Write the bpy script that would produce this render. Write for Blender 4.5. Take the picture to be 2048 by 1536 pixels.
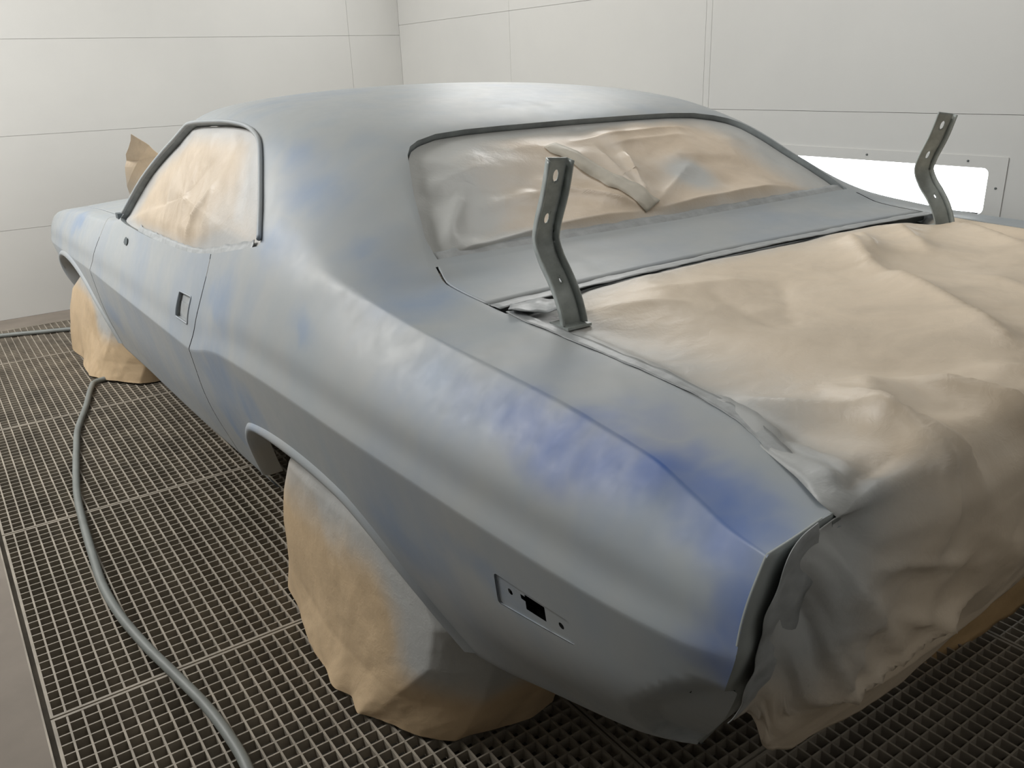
import bpy, bmesh, math, random
import numpy as np
from mathutils import Vector, Matrix

# ------------------------------------------------------------------ camera
scene = bpy.context.scene
for o in list(bpy.data.objects):
    bpy.data.objects.remove(o)
COL = scene.collection
cam_d = bpy.data.cameras.new('camera'); cam = bpy.data.objects.new('camera', cam_d); COL.objects.link(cam)
YAW, PITCH, ROLL, FPX, CAM_H = 0.599961945, -0.356240723, 0.0371402211, 1686.41543, 1.306
def _cam():
    cy, sy, cp, sp, cr, sr = math.cos(YAW), math.sin(YAW), math.cos(PITCH), math.sin(PITCH), math.cos(ROLL), math.sin(ROLL)
    fw = Vector((sy*cp, cy*cp, sp)); rt = Vector((cy, -sy, 0)); dn = fw.cross(rt)
    x = rt*cr + dn*sr; d = -rt*sr + dn*cr
    m = Matrix((x, -d, -fw)).transposed().to_4x4(); m.translation = Vector((0, 0, CAM_H))
    return m
cam.matrix_world = _cam()
cam_d.sensor_width = 36; cam_d.lens = FPX/2048*36; cam_d.clip_start = .02
scene.camera = cam

# ------------------------------------------------------------------ world, lights, exposure
world = bpy.data.worlds.new('world'); scene.world = world; world.use_nodes = True
world.node_tree.nodes['Background'].inputs[0].default_value = (.80, .86, 1, 1)
world.node_tree.nodes['Background'].inputs[1].default_value = .02
vs = scene.view_settings
vs.view_transform = 'Standard'; vs.look = 'None'; vs.gamma = 1; vs.use_curve_mapping = False; vs.exposure = 0.08
def area(name, loc, size, power, color=(1, 1, 1), rot=(0, 0, 0), spread=180):
    l = bpy.data.lights.new(name, 'AREA'); l.shape = 'RECTANGLE'; l.size, l.size_y = size; l.energy = power; l.color = color; l.spread = math.radians(spread)
    o = bpy.data.objects.new(name, l); COL.objects.link(o); o.location = loc; o.rotation_euler = rot; return o
# filter ceiling lamps of the spray booth, left and right: tilted rows along the upper corners of the front part of the bay
area('booth_lamp_left', (-1.05, 4.0, 2.72), (.7, 3.2), 130, (1, .99, .97), (0, math.radians(-38), 0))
area('booth_lamp_right', (3.0, 4.1, 2.30), (.45, 2.0), 20, (1, .99, .97), (0, math.radians(62), 0))
area('fill_light_mid', (2.2, 1.5, 2.76), (.9, 1.3), 9, (1, .985, .965))  # added overhead fill, brightens trunk, rear window and right wall
# weak fill light added behind the camera to lift the dark tail
area('fill_light_rear', (.6, -1.2, 2.7), (1.6, .5), 8, (1, .97, .93))
# daylight through the low window in the right wall
area('window_daylight', (3.16, 2.1, .86), (1.3, .2), 14, (.80, .92, 1), (0, math.radians(-90), 0))

# ------------------------------------------------------------------ mesh helpers
def obj(name, verts, faces, mat, parent=None, smooth=True, uv=None, attr=None):
    me = bpy.data.meshes.new(name); me.from_pydata([tuple(map(float, v)) for v in verts], [], faces)
    if attr is not None:
        for k, vals in attr.items():
            a = me.attributes.new(k, 'FLOAT', 'POINT'); a.data.foreach_set('value', np.asarray(vals, np.float32))
    me.validate(); me.update()
    if smooth: me.polygons.foreach_set('use_smooth', [True]*len(me.polygons))
    o = bpy.data.objects.new(name, me); COL.objects.link(o)
    if mat: me.materials.append(mat)
    if parent: o.parent = parent
    return o
def merge(o, d=2e-4):
    bm = bmesh.new(); bm.from_mesh(o.data); bmesh.ops.remove_doubles(bm, verts=bm.verts, dist=d)
    bmesh.ops.dissolve_degenerate(bm, dist=1e-5, edges=bm.edges)
    bm.to_mesh(o.data); bm.free(); return o
def flip_out(o, ref):
    """make the average face normal point away from ref"""
    bm = bmesh.new(); bm.from_mesh(o.data); s = 0
    for f in bm.faces: s += f.normal.dot(f.calc_center_median()-Vector(ref))*f.calc_area()
    if s < 0: bmesh.ops.reverse_faces(bm, faces=bm.faces)
    bm.to_mesh(o.data); bm.free(); return o
def solid(o, th, off=-1):
    m = o.modifiers.new('thick', 'SOLIDIFY'); m.thickness = th; m.offset = off; return o
def empty(name, loc, label=None, cat=None, group=None):
    o = bpy.data.objects.new(name, None); COL.objects.link(o); o.location = loc; o.empty_display_size = .1
    return tag(o, label, cat, group)
def tag(o, label=None, cat=None, group=None, kind=None):
    for k, v in (('label', label), ('category', cat), ('group', group), ('kind', kind)):
        if v: o[k] = v
    return o
def keep(o, parent):
    """parent without moving (parents here are unrotated empties)"""
    o.parent = parent; o.location = Vector(o.location)-parent.location; return o
def tube_mesh(pts, rad, n=10, closed=False):
    pts = [Vector(p) for p in pts]; V = []; Fc = []; up = Vector((0, 0, 1)); N = len(pts)
    prev = None
    for i, p in enumerate(pts):
        if closed: t = pts[(i+1) % N]-pts[i-1]
        else: t = pts[min(i+1, N-1)]-pts[max(i-1, 0)]
        t.normalize()
        if prev is None:
            a = up if abs(t.z) < .9 else Vector((1, 0, 0)); x = t.cross(a).normalized()
        else: x = (prev-t*prev.dot(t)).normalized()
        prev = x; y = t.cross(x); r = rad[i] if hasattr(rad, '__len__') else rad
        for k in range(n):
            a = 2*math.pi*k/n; V.append(p+x*r*math.cos(a)+y*r*math.sin(a))
    for i in range(N if closed else N-1):
        for k in range(n):
            a, b = i*n, ((i+1) % N)*n; Fc.append((a+k, a+(k+1) % n, b+(k+1) % n, b+k))
    if not closed: Fc += [tuple(range(n))[::-1], tuple((N-1)*n+k for k in range(n))]
    return V, Fc
def catmull(P, n):
    P = [np.array(p, float) for p in P]; out = []
    for i in range(len(P)-1):
        a = P[max(i-1, 0)]; b = P[i]; c = P[i+1]; d = P[min(i+2, len(P)-1)]
        for k in range(n):
            t = k/n; out.append(.5*((2*b)+(c-a)*t+(2*a-5*b+4*c-d)*t*t+(-a+3*b-3*c+d)*t**3))
    out.append(P[-1]); return out
def boxes(L):
    V = []; Fc = []
    for (x0, x1, y0, y1, z0, z1) in L:
        b = len(V); V += [(x0, y0, z0), (x1, y0, z0), (x1, y1, z0), (x0, y1, z0), (x0, y0, z1), (x1, y0, z1), (x1, y1, z1), (x0, y1, z1)]
        Fc += [(b, b+3, b+2, b+1), (b+4, b+5, b+6, b+7), (b, b+1, b+5, b+4), (b+1, b+2, b+6, b+5), (b+2, b+3, b+7, b+6), (b+3, b, b+4, b+7)]
    return V, Fc
# value noise (vectorised) and paper-like faceted noise
def _h(ix, iy, seed):
    n = (ix*374761393+iy*668265263+seed*974634777) & 0xffffffff
    n = ((n ^ (n >> 13))*1274126177) & 0xffffffff
    return ((n ^ (n >> 16)) & 0xffff)/65535.0
def vnoise(x, y, seed=0):
    x = np.asarray(x, float); y = np.asarray(y, float); ix = np.floor(x).astype(np.int64); iy = np.floor(y).astype(np.int64)
    fx = x-ix; fy = y-iy; fx = fx*fx*(3-2*fx); fy = fy*fy*(3-2*fy)
    a = _h(ix, iy, seed); b = _h(ix+1, iy, seed); c = _h(ix, iy+1, seed); d = _h(ix+1, iy+1, seed)
    return (a*(1-fx)+b*fx)*(1-fy)+(c*(1-fx)+d*fx)*fy-.5
def facet(x, y, seed=0, per=None):
    """piecewise linear random surface: flat facets with sharp creases, like folded paper"""
    x = np.asarray(x, float); y = np.asarray(y, float)+.15*np.sin(np.asarray(x)*2.1); ix = np.floor(x).astype(np.int64); iy = np.floor(y).astype(np.int64)
    fx = x-ix; fy = y-iy; jx = ix+1
    if per: ix = ix % per; jx = jx % per
    a = _h(ix, iy, seed); b = _h(jx, iy, seed); c = _h(ix, iy+1, seed); d = _h(jx, iy+1, seed)
    par = _h(ix, iy, seed+7) > .5
    t1 = np.where(fx > fy, a+(b-a)*fx+(d-b)*fy, a+(d-c)*fx+(c-a)*fy)
    t2 = np.where(fx+fy < 1, a+(b-a)*fx+(c-a)*fy, d+(c-d)*(1-fx)+(b-d)*(1-fy))
    return np.where(par, t1, t2)-.5
def fold(x, y, p, q, w, taper=True):
    """ridge with sharp crest along segment p-q, width w"""
    p = np.array(p, float); q = np.array(q, float); d = q-p; L = np.hypot(*d); d /= L
    u = (x-p[0])*d[0]+(y-p[1])*d[1]; n = -(x-p[0])*d[1]+(y-p[1])*d[0]
    e = np.clip(np.minimum(u, L-u)/(.25*L)+.0, 0, 1) if taper else ((u > 0) & (u < L))*1.0
    return e*np.exp(-np.abs(n)/w)
# convex polygon clipping of faces in a 2D projection
def clip_poly(face2, poly):
    """face2: list of (x, y, payload3). returns (outside pieces, inside piece)"""
    out = []; cur = face2
    n = len(poly)
    for i in range(n):
        ax, ay = poly[i]; bx, by = poly[(i+1) % n]
        side = lambda p: (bx-ax)*(p[1]-ay)-(by-ay)*(p[0]-ax)      # >0 inside for ccw
        ins = []; ous = []
        m = len(cur)
        for k in range(m):
            p, q = cur[k], cur[(k+1) % m]; sp, sq = side(p), side(q)
            (ins if sp >= 0 else ous).append(p)
            if (sp >= 0) != (sq >= 0):
                t = sp/(sp-sq); r = tuple(p[j]+(q[j]-p[j])*t for j in range(2))+(tuple(p[2][j]+(q[2][j]-p[2][j])*t for j in range(3)),)
                ins.append(r); ous.append(r)
        if len(ous) >= 3: out.append(ous)
        cur = ins
        if len(cur) < 3: return out, None
    return out, cur
def ccw(poly):
    a = sum(poly[i][0]*poly[(i+1) % len(poly)][1]-poly[(i+1) % len(poly)][0]*poly[i][1] for i in range(len(poly)))
    return poly if a > 0 else poly[::-1]
# ------------------------------------------------------------------ materials
def NT(name):
    m = bpy.data.materials.new(name); m.use_nodes = True; nt = m.node_tree; b = nt.nodes['Principled BSDF']; return m, nt, b
def nd(nt, typ, **kw):
    n = nt.nodes.new(typ)
    for k, v in kw.items():
        if k in ('op', 'operation'): n.operation = v
        elif k.startswith('i'): n.inputs[int(k[1:])].default_value = v
        else: setattr(n, k, v)
    return n
def noise(nt, scale, detail=3, rough=.5, vec=None, dist=0):
    n = nt.nodes.new('ShaderNodeTexNoise'); n.inputs['Scale'].default_value = scale; n.inputs['Detail'].default_value = detail; n.inputs['Roughness'].default_value = rough; n.inputs['Distortion'].default_value = dist
    if vec: nt.links.new(vec, n.inputs['Vector'])
    return n
def ramp(nt, fac, stops):
    r = nt.nodes.new('ShaderNodeValToRGB'); nt.links.new(fac, r.inputs[0]); e = r.color_ramp.elements
    while len(e) < len(stops): e.new(.5)
    for k, (p, c) in enumerate(stops): e[k].position = p; e[k].color = (*c, 1) if len(c) == 3 else c
    return r
def mixc(nt, fac, a, b):
    m = nt.nodes.new('ShaderNodeMix'); m.data_type = 'RGBA'
    for s, v in ((0, fac), (6, a), (7, b)):
        if hasattr(v, 'links') or hasattr(v, 'is_output'): nt.links.new(v, m.inputs[s])
        elif isinstance(v, (int, float)): m.inputs[s].default_value = v
        else: m.inputs[s].default_value = (*v, 1)
    return m.outputs[2]
def bump(nt, b, h, strength, dist=.01):
    n = nt.nodes.new('ShaderNodeBump'); n.inputs['Strength'].default_value = strength; n.inputs['Distance'].default_value = dist
    nt.links.new(h, n.inputs['Height']); nt.links.new(n.outputs[0], b.inputs['Normal']); return n
def plain(name, col, rough=.6, metal=0, var=.12, scale=14, bm=0, spec=.5):
    m, nt, b = NT(name); tc = nd(nt, 'ShaderNodeTexCoord'); n = noise(nt, scale, 4, .55, tc.outputs['Object'])
    r = ramp(nt, n.outputs[0], [(.3, tuple(c*(1-var) for c in col)), (.7, tuple(min(1, c*(1+var)) for c in col))])
    nt.links.new(r.outputs[0], b.inputs['Base Color']); b.inputs['Roughness'].default_value = rough; b.inputs['Metallic'].default_value = metal
    b.inputs['Specular IOR Level'].default_value = spec
    if bm: bump(nt, b, n.outputs[0], bm, .004)
    return m
def primer_mat():
    m, nt, b = NT('grey_primer'); g = nd(nt, 'ShaderNodeNewGeometry'); pos = g.outputs['Position']
    # streaky base: warm grey <-> cool grey, pale blue clouds where the old blue shows through the primer
    mp = nd(nt, 'ShaderNodeMapping'); nt.links.new(pos, mp.inputs[0]); mp.inputs['Scale'].default_value = (1, 1.3, .7)
    n1 = noise(nt, 2.6, 3, .5, mp.outputs[0], .3); n2 = noise(nt, 6, 4, .55, mp.outputs[0], .15); n3 = noise(nt, 26, 3, .6, pos)
    base = ramp(nt, n1.outputs[0], [(.32, (.338, .374, .398)), (.5, (.366, .388, .396)), (.68, (.315, .354, .398))]).outputs[0]
    pale = ramp(nt, n2.outputs[0], [(.50, (0, 0, 0)), (.74, (1, 1, 1))]).outputs[0]
    wn = noise(nt, 5, 3, .6, pos); wp = nd(nt, 'ShaderNodeVectorMath', op='MULTIPLY_ADD'); nt.links.new(wn.outputs['Color'], wp.inputs[0]); wp.inputs[1].default_value = (.16, .22, .16)
    off = nd(nt, 'ShaderNodeVectorMath', op='SUBTRACT'); nt.links.new(pos, off.inputs[0]); off.inputs[1].default_value = (.08, .11, .08); nt.links.new(off.outputs[0], wp.inputs[2]); wpos = wp.outputs[0]
    def blobs(L):
        acc = None
        for ent in L:
            c, s = ent[0], tuple(1.25*q for q in ent[1]); amp_ = ent[2] if len(ent) > 2 else 1
            sub = nd(nt, 'ShaderNodeVectorMath', op='SUBTRACT'); nt.links.new(wpos, sub.inputs[0]); sub.inputs[1].default_value = c
            dv = nd(nt, 'ShaderNodeVectorMath', op='DIVIDE'); nt.links.new(sub.outputs[0], dv.inputs[0]); dv.inputs[1].default_value = s
            ln = nd(nt, 'ShaderNodeVectorMath', op='LENGTH'); nt.links.new(dv.outputs[0], ln.inputs[0])
            mr = nd(nt, 'ShaderNodeMapRange'); mr.interpolation_type = 'SMOOTHERSTEP'; nt.links.new(ln.outputs['Value'], mr.inputs[0])
            mr.inputs[1].default_value = 1; mr.inputs[2].default_value = 0; mr.inputs[3].default_value = 0; mr.inputs[4].default_value = amp_
            if acc is None: acc = mr.outputs[0]
            else:
                mx = nd(nt, 'ShaderNodeMath', op='MAXIMUM'); nt.links.new(acc, mx.inputs[0]); nt.links.new(mr.outputs[0], mx.inputs[1]); acc = mx.outputs[0]
        return acc
    deep = blobs(BLUE_DEEP); soft = blobs(BLUE_SOFT)
    def mul(a, bb):
        q = nd(nt, 'ShaderNodeMath', op='MULTIPLY')
        for i, v in enumerate((a, bb)):
            if isinstance(v, (int, float)): q.inputs[i].default_value = v
            else: nt.links.new(v, q.inputs[i])
        return q.outputs[0]
    cloud = ramp(nt, n2.outputs[0], [(.25, (.45,)*3), (.65, (1, 1, 1))]).outputs[0]
    col = mixc(nt, mul(pale, .16), base, (.20, .29, .41))
    col = mixc(nt, mul(mul(soft, cloud), .6), col, (.165, .26, .43))
    col = mixc(nt, mul(mul(deep, cloud), 1.0), col, (.07, .15, .43))
    nt.links.new(col, b.inputs['Base Color'])
    rr = ramp(nt, n3.outputs[0], [(.3, (.42,)*3), (.7, (.50,)*3)]); nt.links.new(rr.outputs[0], b.inputs['Roughness'])
    b.inputs['Specular IOR Level'].default_value = .42
    bump(nt, b, n3.outputs[0], .03, .002)
    return m
def paper_mat(name, kraft=(.72, .605, .465), gloss=.42, spray=(.42, .435, .435)):
    m, nt, b = NT(name); tc = nd(nt, 'ShaderNodeTexCoord'); p = tc.outputs['Object']
    mp = nd(nt, 'ShaderNodeMapping'); nt.links.new(p, mp.inputs[0]); mp.inputs['Scale'].default_value = (1, 1, 1)
    n1 = noise(nt, 7, 5, .62, p, .8); n2 = noise(nt, 42, 4, .6, p, .8)
    k = ramp(nt, n1.outputs[0], [(.3, tuple(c*.90 for c in kraft)), (.7, tuple(c*1.10 for c in kraft))]).outputs[0]
    at = nd(nt, 'ShaderNodeAttribute'); at.attribute_name = 'spray'
    ad = nd(nt, 'ShaderNodeMath', op='MULTIPLY_ADD'); nt.links.new(n1.outputs[0], ad.inputs[0]); ad.inputs[1].default_value = .75; nt.links.new(at.outputs['Fac'], ad.inputs[2])
    fac = nd(nt, 'ShaderNodeMapRange'); fac.interpolation_type = 'SMOOTHSTEP'; nt.links.new(ad.outputs[0], fac.inputs[0]); fac.inputs[1].default_value = .42; fac.inputs[2].default_value = 1.55
    col = mixc(nt, fac.outputs[0], k, spray)
    nt.links.new(col, b.inputs['Base Color']); b.inputs['Roughness'].default_value = gloss; b.inputs['Specular IOR Level'].default_value = .45
    vw = nd(nt, 'ShaderNodeVectorMath', op='MULTIPLY_ADD'); nt.links.new(n1.outputs['Color'], vw.inputs[0]); vw.inputs[1].default_value = (.12, .12, .12); nt.links.new(p, vw.inputs[2])
    vo = nd(nt, 'ShaderNodeTexVoronoi'); vo.inputs['Scale'].default_value = 11; nt.links.new(vw.outputs[0], vo.inputs['Vector'])
    sm = nd(nt, 'ShaderNodeMath', op='MULTIPLY_ADD'); nt.links.new(vo.outputs['Distance'], sm.inputs[0]); sm.inputs[1].default_value = 1.3; nt.links.new(n2.outputs[0], sm.inputs[2])
    bump(nt, b, sm.outputs[0], .16, .006)
    return m
BLUE_DEEP = [((.615, .95, .86), (.07, .12, .055), .45), ((.61, .86, .86), (.07, .13, .06), .75), ((.62, .77, .865), (.08, .14, .06), .9), ((.63, .69, .87), (.085, .13, .06), 1), ((.64, .62, .87), (.085, .11, .06), 1), ((.635, .55, .86), (.08, .10, .06), .9),
             ((.61, .50, .84), (.07, .09, .07), .9), ((.58, .46, .81), (.07, .07, .09), .95), ((.565, .45, .75), (.07, .07, .07), .85), ((.70, .72, .89), (.05, .10, .03), .4)]
BLUE_SOFT = [((.60, 1.05, .85), (.09, .22, .09)), ((.62, .55, .84), (.10, .22, .10)), ((.55, 2.15, .60), (.06, .18, .16)), ((.56, 2.2, .42), (.05, .14, .16)), ((.57, 2.12, .78), (.05, .16, .12)), ((.63, 1.85, .98), (.07, .16, .10)),
             ((.73, 1.85, 1.08), (.08, .16, .10)), ((.75, 2.0, 1.16), (.08, .16, .08)), ((.56, 1.15, .55), (.06, .20, .10)), ((.56, .95, .62), (.05, .18, .06)), ((.56, 3.7, .42), (.05, .22, .12)), ((.56, 1.95, .55), (.05, .14, .12)), ((.72, 1.35, .92), (.10, .2, .05)),
             ((.59, 1.6, .84), (.04, .14, .06)), ((.60, 4.3, .70), (.06, .3, .08)), ((.72, 1.55, 1.0), (.05, .1, .06))]
M = {}
M['primer'] = primer_mat()
M['paper'] = paper_mat('kraft_paper')
M['paper_side'] = paper_mat('kraft_paper_dimmed', (.52, .43, .325), .45, (.43, .435, .43))  # darker kraft copy, its colour offsets the strong lamp light on the side window
M['paper_rear'] = paper_mat('kraft_paper_lit_shiny', (.70, .575, .44), .34, (.53, .54, .53))  # glossier kraft copy, colour lightened to stand in for brighter light on the rear window
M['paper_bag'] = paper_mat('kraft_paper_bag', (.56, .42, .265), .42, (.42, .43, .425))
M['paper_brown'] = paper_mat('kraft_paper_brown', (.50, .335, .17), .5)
M['tape'] = plain('masking_tape', (.33, .35, .36), .38, 0, .16, 40, .25)
M['steel'] = plain('hinge_steel', (.40, .44, .43), .36, .1, .25, 30, .1)
M['dark'] = plain('dark_underbody', (.012, .012, .011), .8, 0, .2, 9)
M['inner'] = plain('inner_flange_primer', (.17, .19, .19), .6, 0, .15, 12)
M['tailgrey'] = plain('tail_primer', (.30, .33, .33), .5, 0, .08, 12)
M['gap'] = plain('seam_dark', (.10, .12, .13), .6)
M['trim'] = plain('window_channel', (.27, .30, .31), .5, 0, .2, 20)
M['grate'] = plain('galvanised_grating', (.31, .275, .225), .55, .05, .28, 9, .1)
M['hose'] = plain('rubber_hose', (.19, .205, .195), .5, 0, .12, 12)
M['concrete'] = plain('dusty_concrete', (.215, .185, .155), .8, 0, .10, 6, .05)
M['pit'] = plain('pit_filter', (.19, .175, .145), .95, 0, .25, 6)
M['rubber'] = plain('tyre_rubber', (.02, .02, .02), .8)
M['ceil'] = plain('ceiling_filter', (.75, .75, .72), .9, 0, .03, 3)
def wall_mat():
    m, nt, b = NT('booth_wall_paint'); tc = nd(nt, 'ShaderNodeNewGeometry'); n = noise(nt, 1.1, 5, .6, tc.outputs['Position'], .3); n2 = noise(nt, 30, 3, .5, tc.outputs['Position'])
    r = ramp(nt, n.outputs[0], [(.3, (.635, .632, .612)), (.7, (.685, .68, .655))]); nt.links.new(r.outputs[0], b.inputs['Base Color']); b.inputs['Roughness'].default_value = .45
    bump(nt, b, n2.outputs[0], .02, .002); return m
M['wall'] = wall_mat()
m, nt, b = NT('window_glass'); b.inputs['Base Color'].default_value = (.9, .97, 1, 1); b.inputs['Roughness'].default_value = .3
b.inputs['Emission Color'].default_value = (.90, .97, 1, 1); b.inputs['Emission Strength'].default_value = 9; M['daylight'] = m
# ------------------------------------------------------------------ the setting
WF, WR = 5.79, 3.10                    # front wall (Y), right wall (X)
LX, RX, BY, CZ = -1.7, WR, -2.2, 2.85
GX0, GXW, GPX = -.019, .945, .0         # gratings: left edge, panel width
def struct(name, V, Fc, mat, parent=None):
    o = obj(name, V, Fc, mat, parent, smooth=False)
    if not parent: o['kind'] = 'structure'
    return o
# concrete floor around the grated pit
V, Fc = boxes([(LX, GX0-.012, BY, WF, -.12, 0), (GX0-.012, WR, 5.535, WF, -.12, 0)])
tag(struct('floor', V, Fc, M['concrete']), 'dusty beige concrete floor strip beside the steel gratings')
V, Fc = boxes([(GX0-.03, WR, BY, 5.56, -.42, -.38)])
struct('floor_pit', V, Fc, M['pit'])
V, Fc = boxes([(GX0-.10, GX0-.03, BY, 5.56, -.4, -.12)]); struct('trim_1', V, Fc, M['pit'])
# steel angle edging of the pit, left side and front side
V, Fc = boxes([(GX0-.013, GX0-.009, BY, 5.535, -.05, .001), (GX0-.013, GX0-.009+.03, BY, 5.535, -.05, -.045)]); struct('trim_2', V, Fc, M['grate'])
V, Fc = boxes([(GX0-.012, WR, 5.528, 5.534, -.05, .001)]); struct('trim_3', V, Fc, M['grate'])
M['backwall'] = plain('back_door_grey', (.34, .33, .31), .8, 0, .05)
# walls made of sheet panels with fine joints
def panel_wall(name, axis, pos, us, zs, hole=None, label=''):
    w = None
    back = {'y': [(LX, RX+.1, pos+.012, pos+.05, 0, CZ)], 'x': [(pos+.012, pos+.05, BY, WF+.02, 0, CZ)]}[axis]
    if hole:
        y0, y1, z0, z1 = hole
        back = [(pos+.012, pos+.05, BY, y0, 0, CZ), (pos+.012, pos+.05, y1, WF+.02, 0, CZ), (pos+.012, pos+.05, y0, y1, 0, z0), (pos+.012, pos+.05, y0, y1, z1, CZ)]
    V, Fc = boxes(back); w = struct(name, V, Fc, M['gapwall'])
    tag(w, label)
    g = .0008
    for i in range(len(us)-1):
        for j in range(len(zs)-1):
            u0, u1, z0, z1 = us[i]+g, us[i+1]-g, zs[j]+g, zs[j+1]-g
            if hole and u0 < hole[1] and u1 > hole[0] and z0 < hole[3] and z1 > hole[2]:
                h = hole
                B = []
                if u0 < h[0]: B.append((u0, h[0], z0, z1))
                if u1 > h[1]: B.append((h[1], u1, z0, z1))
                a, b2 = max(u0, h[0]), min(u1, h[1])
                if z0 < h[2]: B.append((a, b2, z0, h[2]))
                if z1 > h[3]: B.append((a, b2, h[3], z1))
            else: B = [(u0, u1, z0, z1)]
            L = [(a, b_, pos, pos+.0125, c, d) if axis == 'y' else (pos, pos+.0125, a, b_, c, d) for a, b_, c, d in B]
            V, Fc = boxes(L); p = obj('panel', V, Fc, M['wall'], w, smooth=False)
    return w
M['gapwall'] = plain('wall_joint', (.50, .50, .48), .8, 0, .05)
panel_wall('wall_front', 'y', WF, [LX, .15, 2.706, RX], [0, .523, 1.05, 1.567, 2.2, CZ], label='white panelled front wall of the spray booth')
panel_wall('wall_right', 'x', WR, [BY, -1.2, -.1, 1.0, 2.84, 2.875, 4.42, WF], [0, .55, 1.105, 1.632, 2.2, CZ], (1.525, 2.62, .772, .932) if 0 else (1.523, 2.66, .765, .925), 'white panelled right wall with a low window')
V, Fc = boxes([(LX-.05, LX, BY, WF, 0, CZ)]); tag(struct('wall_left', V, Fc, M['backwall']), 'plain grey left wall of the booth')
V, Fc = boxes([(LX, RX, BY-.05, BY, 0, CZ)]); tag(struct('wall_back', V, Fc, M['backwall']), 'dark back end of the booth')
V, Fc = boxes([(LX, RX, BY, WF, CZ, CZ+.04)]); tag(struct('ceiling', V, Fc, M['ceil']), 'white filter ceiling of the spray booth')
# low window in the right wall: frame plate, rounded pane
def rrect(y0, y1, z0, z1, r, n=6):
    out = []
    for cx, cz, a0 in ((y1-r, z1-r, 0), (y0+r, z1-r, 90), (y0+r, z0+r, 180), (y1-r, z0+r, 270)):
        for k in range(n+1):
            a = math.radians(a0+90*k/n); out.append((cx+r*math.cos(a), cz+r*math.sin(a)))
    return out
WY0, WY1, WZ0, WZ1 = 1.462, 2.72, .60, .966
outer = rrect(WY0, WY1, WZ0, WZ1, .004, 6); inner = rrect(1.523, 2.66, .765, .925, .02, 6)
V = [(WR-.004, y, z) for y, z in outer]+[(WR-.004, y, z) for y, z in inner]+[(WR+.03, y, z) for y, z in inner]+[(WR+.001, y, z) for y, z in outer]
n = len(outer); Fc = []
for k in range(n):
    k2 = (k+1) % n; Fc += [(k, k2, n+k2, n+k), (n+k, n+k2, 2*n+k2, 2*n+k), (3*n+k, 3*n+k2, k2, k)]
wf = struct('window_1', V, Fc, M['wall']); merge(wf); tag(wf, 'long low window with rounded corners in the right wall')
V = [(WR+.025, y, z) for y, z in rrect(1.51, 2.67, .755, .935, .02, 4)]
obj('window_pane', V, [tuple(range(len(V)))], M['daylight'], wf, smooth=False)
for y, z in ((1.6, .947), (2.0, .947), (2.42, .947), (1.49, .86)):
    Vt, Ft = tube_mesh([(WR-.004, y, z), (WR-.007, y, z)], .004, 8); obj('screw', Vt, Ft, M['inner'], wf)

# ------------------------------------------------------------------ floor gratings: liftable steel panels
SY = [-1.165, -.168, .829, 1.824, 2.822, 3.817, 4.812, 5.524]
SX = [GX0, .927, 1.873, 2.50, 3.095]
BARW, BART, DEP = .0046, .0036, .030
V, Fc = boxes([(-BARW/2, BARW/2, 0, 1, -DEP, 0)]); me_l = bpy.data.meshes.new('bearing_bar'); me_l.from_pydata(V, [], Fc); me_l.materials.append(M['grate'])
V, Fc = boxes([(0, 1, -BART/2, BART/2, -DEP*.8, -.0004)]); me_t = bpy.data.meshes.new('cross_bar'); me_t.from_pydata(V, [], Fc); me_t.materials.append(M['grate'])
GL = {(0, 2): 'left-hand steel grating with the hose crossing it nearest the camera', (0, 3): 'left-hand steel grating directly behind the nearest transverse seam, in front of the rear wheel',
      (0, 4): 'left-hand steel grating beside the car door', (0, 5): 'left-hand steel grating ahead of the front wheel cover with crossing hose', (0, 6): 'farthest left-hand steel grating against the front wall ledge',
      (1, 1): 'steel grating in the bottom right corner of the photo behind the car tail', (1, 2): 'steel grating under the tail beside the rear wheel cover'}
def grating(i, j):
    x0, x1, y0, y1 = SX[i]+.0025, SX[i+1]-.0025, SY[j]+.0025, SY[j+1]-.0025
    g = empty('floor_grating', (x0, y0, 0), GL.get((i, j)) or ("steel floor grating between the car and the right wall" if i == 3 else "steel floor grating beyond the lower edge of the photo" if j == 1 else "steel floor grating lying beneath the car body out of sight"), 'grating', 'floor gratings over the booth pit')
    w, l = x1-x0, y1-y0; e = .007
    for (a, b_, c, d) in ((0, e, 0, l), (w-e, w, 0, l), (e, w-e, 0, e), (e, w-e, l-e, l)):
        Vb, Fb = boxes([(a, b_, c, d, -DEP, .0008)]); obj('frame_bar', Vb, Fb, M['grate'], g, smooth=False)
    nx = max(2, round(w/.0317)); ny = max(2, round(l/.0332))
    single = (i, j) in ((0, 2), (0, 3), (1, 2), (1, 1))
    xs = [w*k/nx for k in range(1, nx)]; ys = [l*k/ny for k in range(1, ny)]
    if single:
        for x in xs:
            o = bpy.data.objects.new('bearing_bar', me_l); COL.objects.link(o); o.parent = g; o.location = (x, e, 0); o.scale = (1, l-2*e, 1)
        for y in ys:
            o = bpy.data.objects.new('cross_bar', me_t); COL.objects.link(o); o.parent = g; o.location = (e, y, 0); o.scale = (w-2*e, 1, 1)
    else:
        Vb, Fb = boxes([(x-BARW/2, x+BARW/2, e, l-e, -DEP, 0) for x in xs]); o = obj('bearing_bars', Vb, Fb, M['grate'], g, smooth=False); o['kind'] = 'stuff'
        Vb, Fb = boxes([(e, w-e, y-BART/2, y+BART/2, -DEP*.8, -.0004) for y in ys]); o = obj('cross_bars', Vb, Fb, M['grate'], g, smooth=False); o['kind'] = 'stuff'
for i in range(4):
    for j in range(1, 7):
        grating(i, j)

# ------------------------------------------------------------------ car surface
XC=1.50
# ---- row knots: (s, X, Y offset or Y, Z, frac)
def K(*a): return np.array(a,float)
ROW={}
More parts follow.
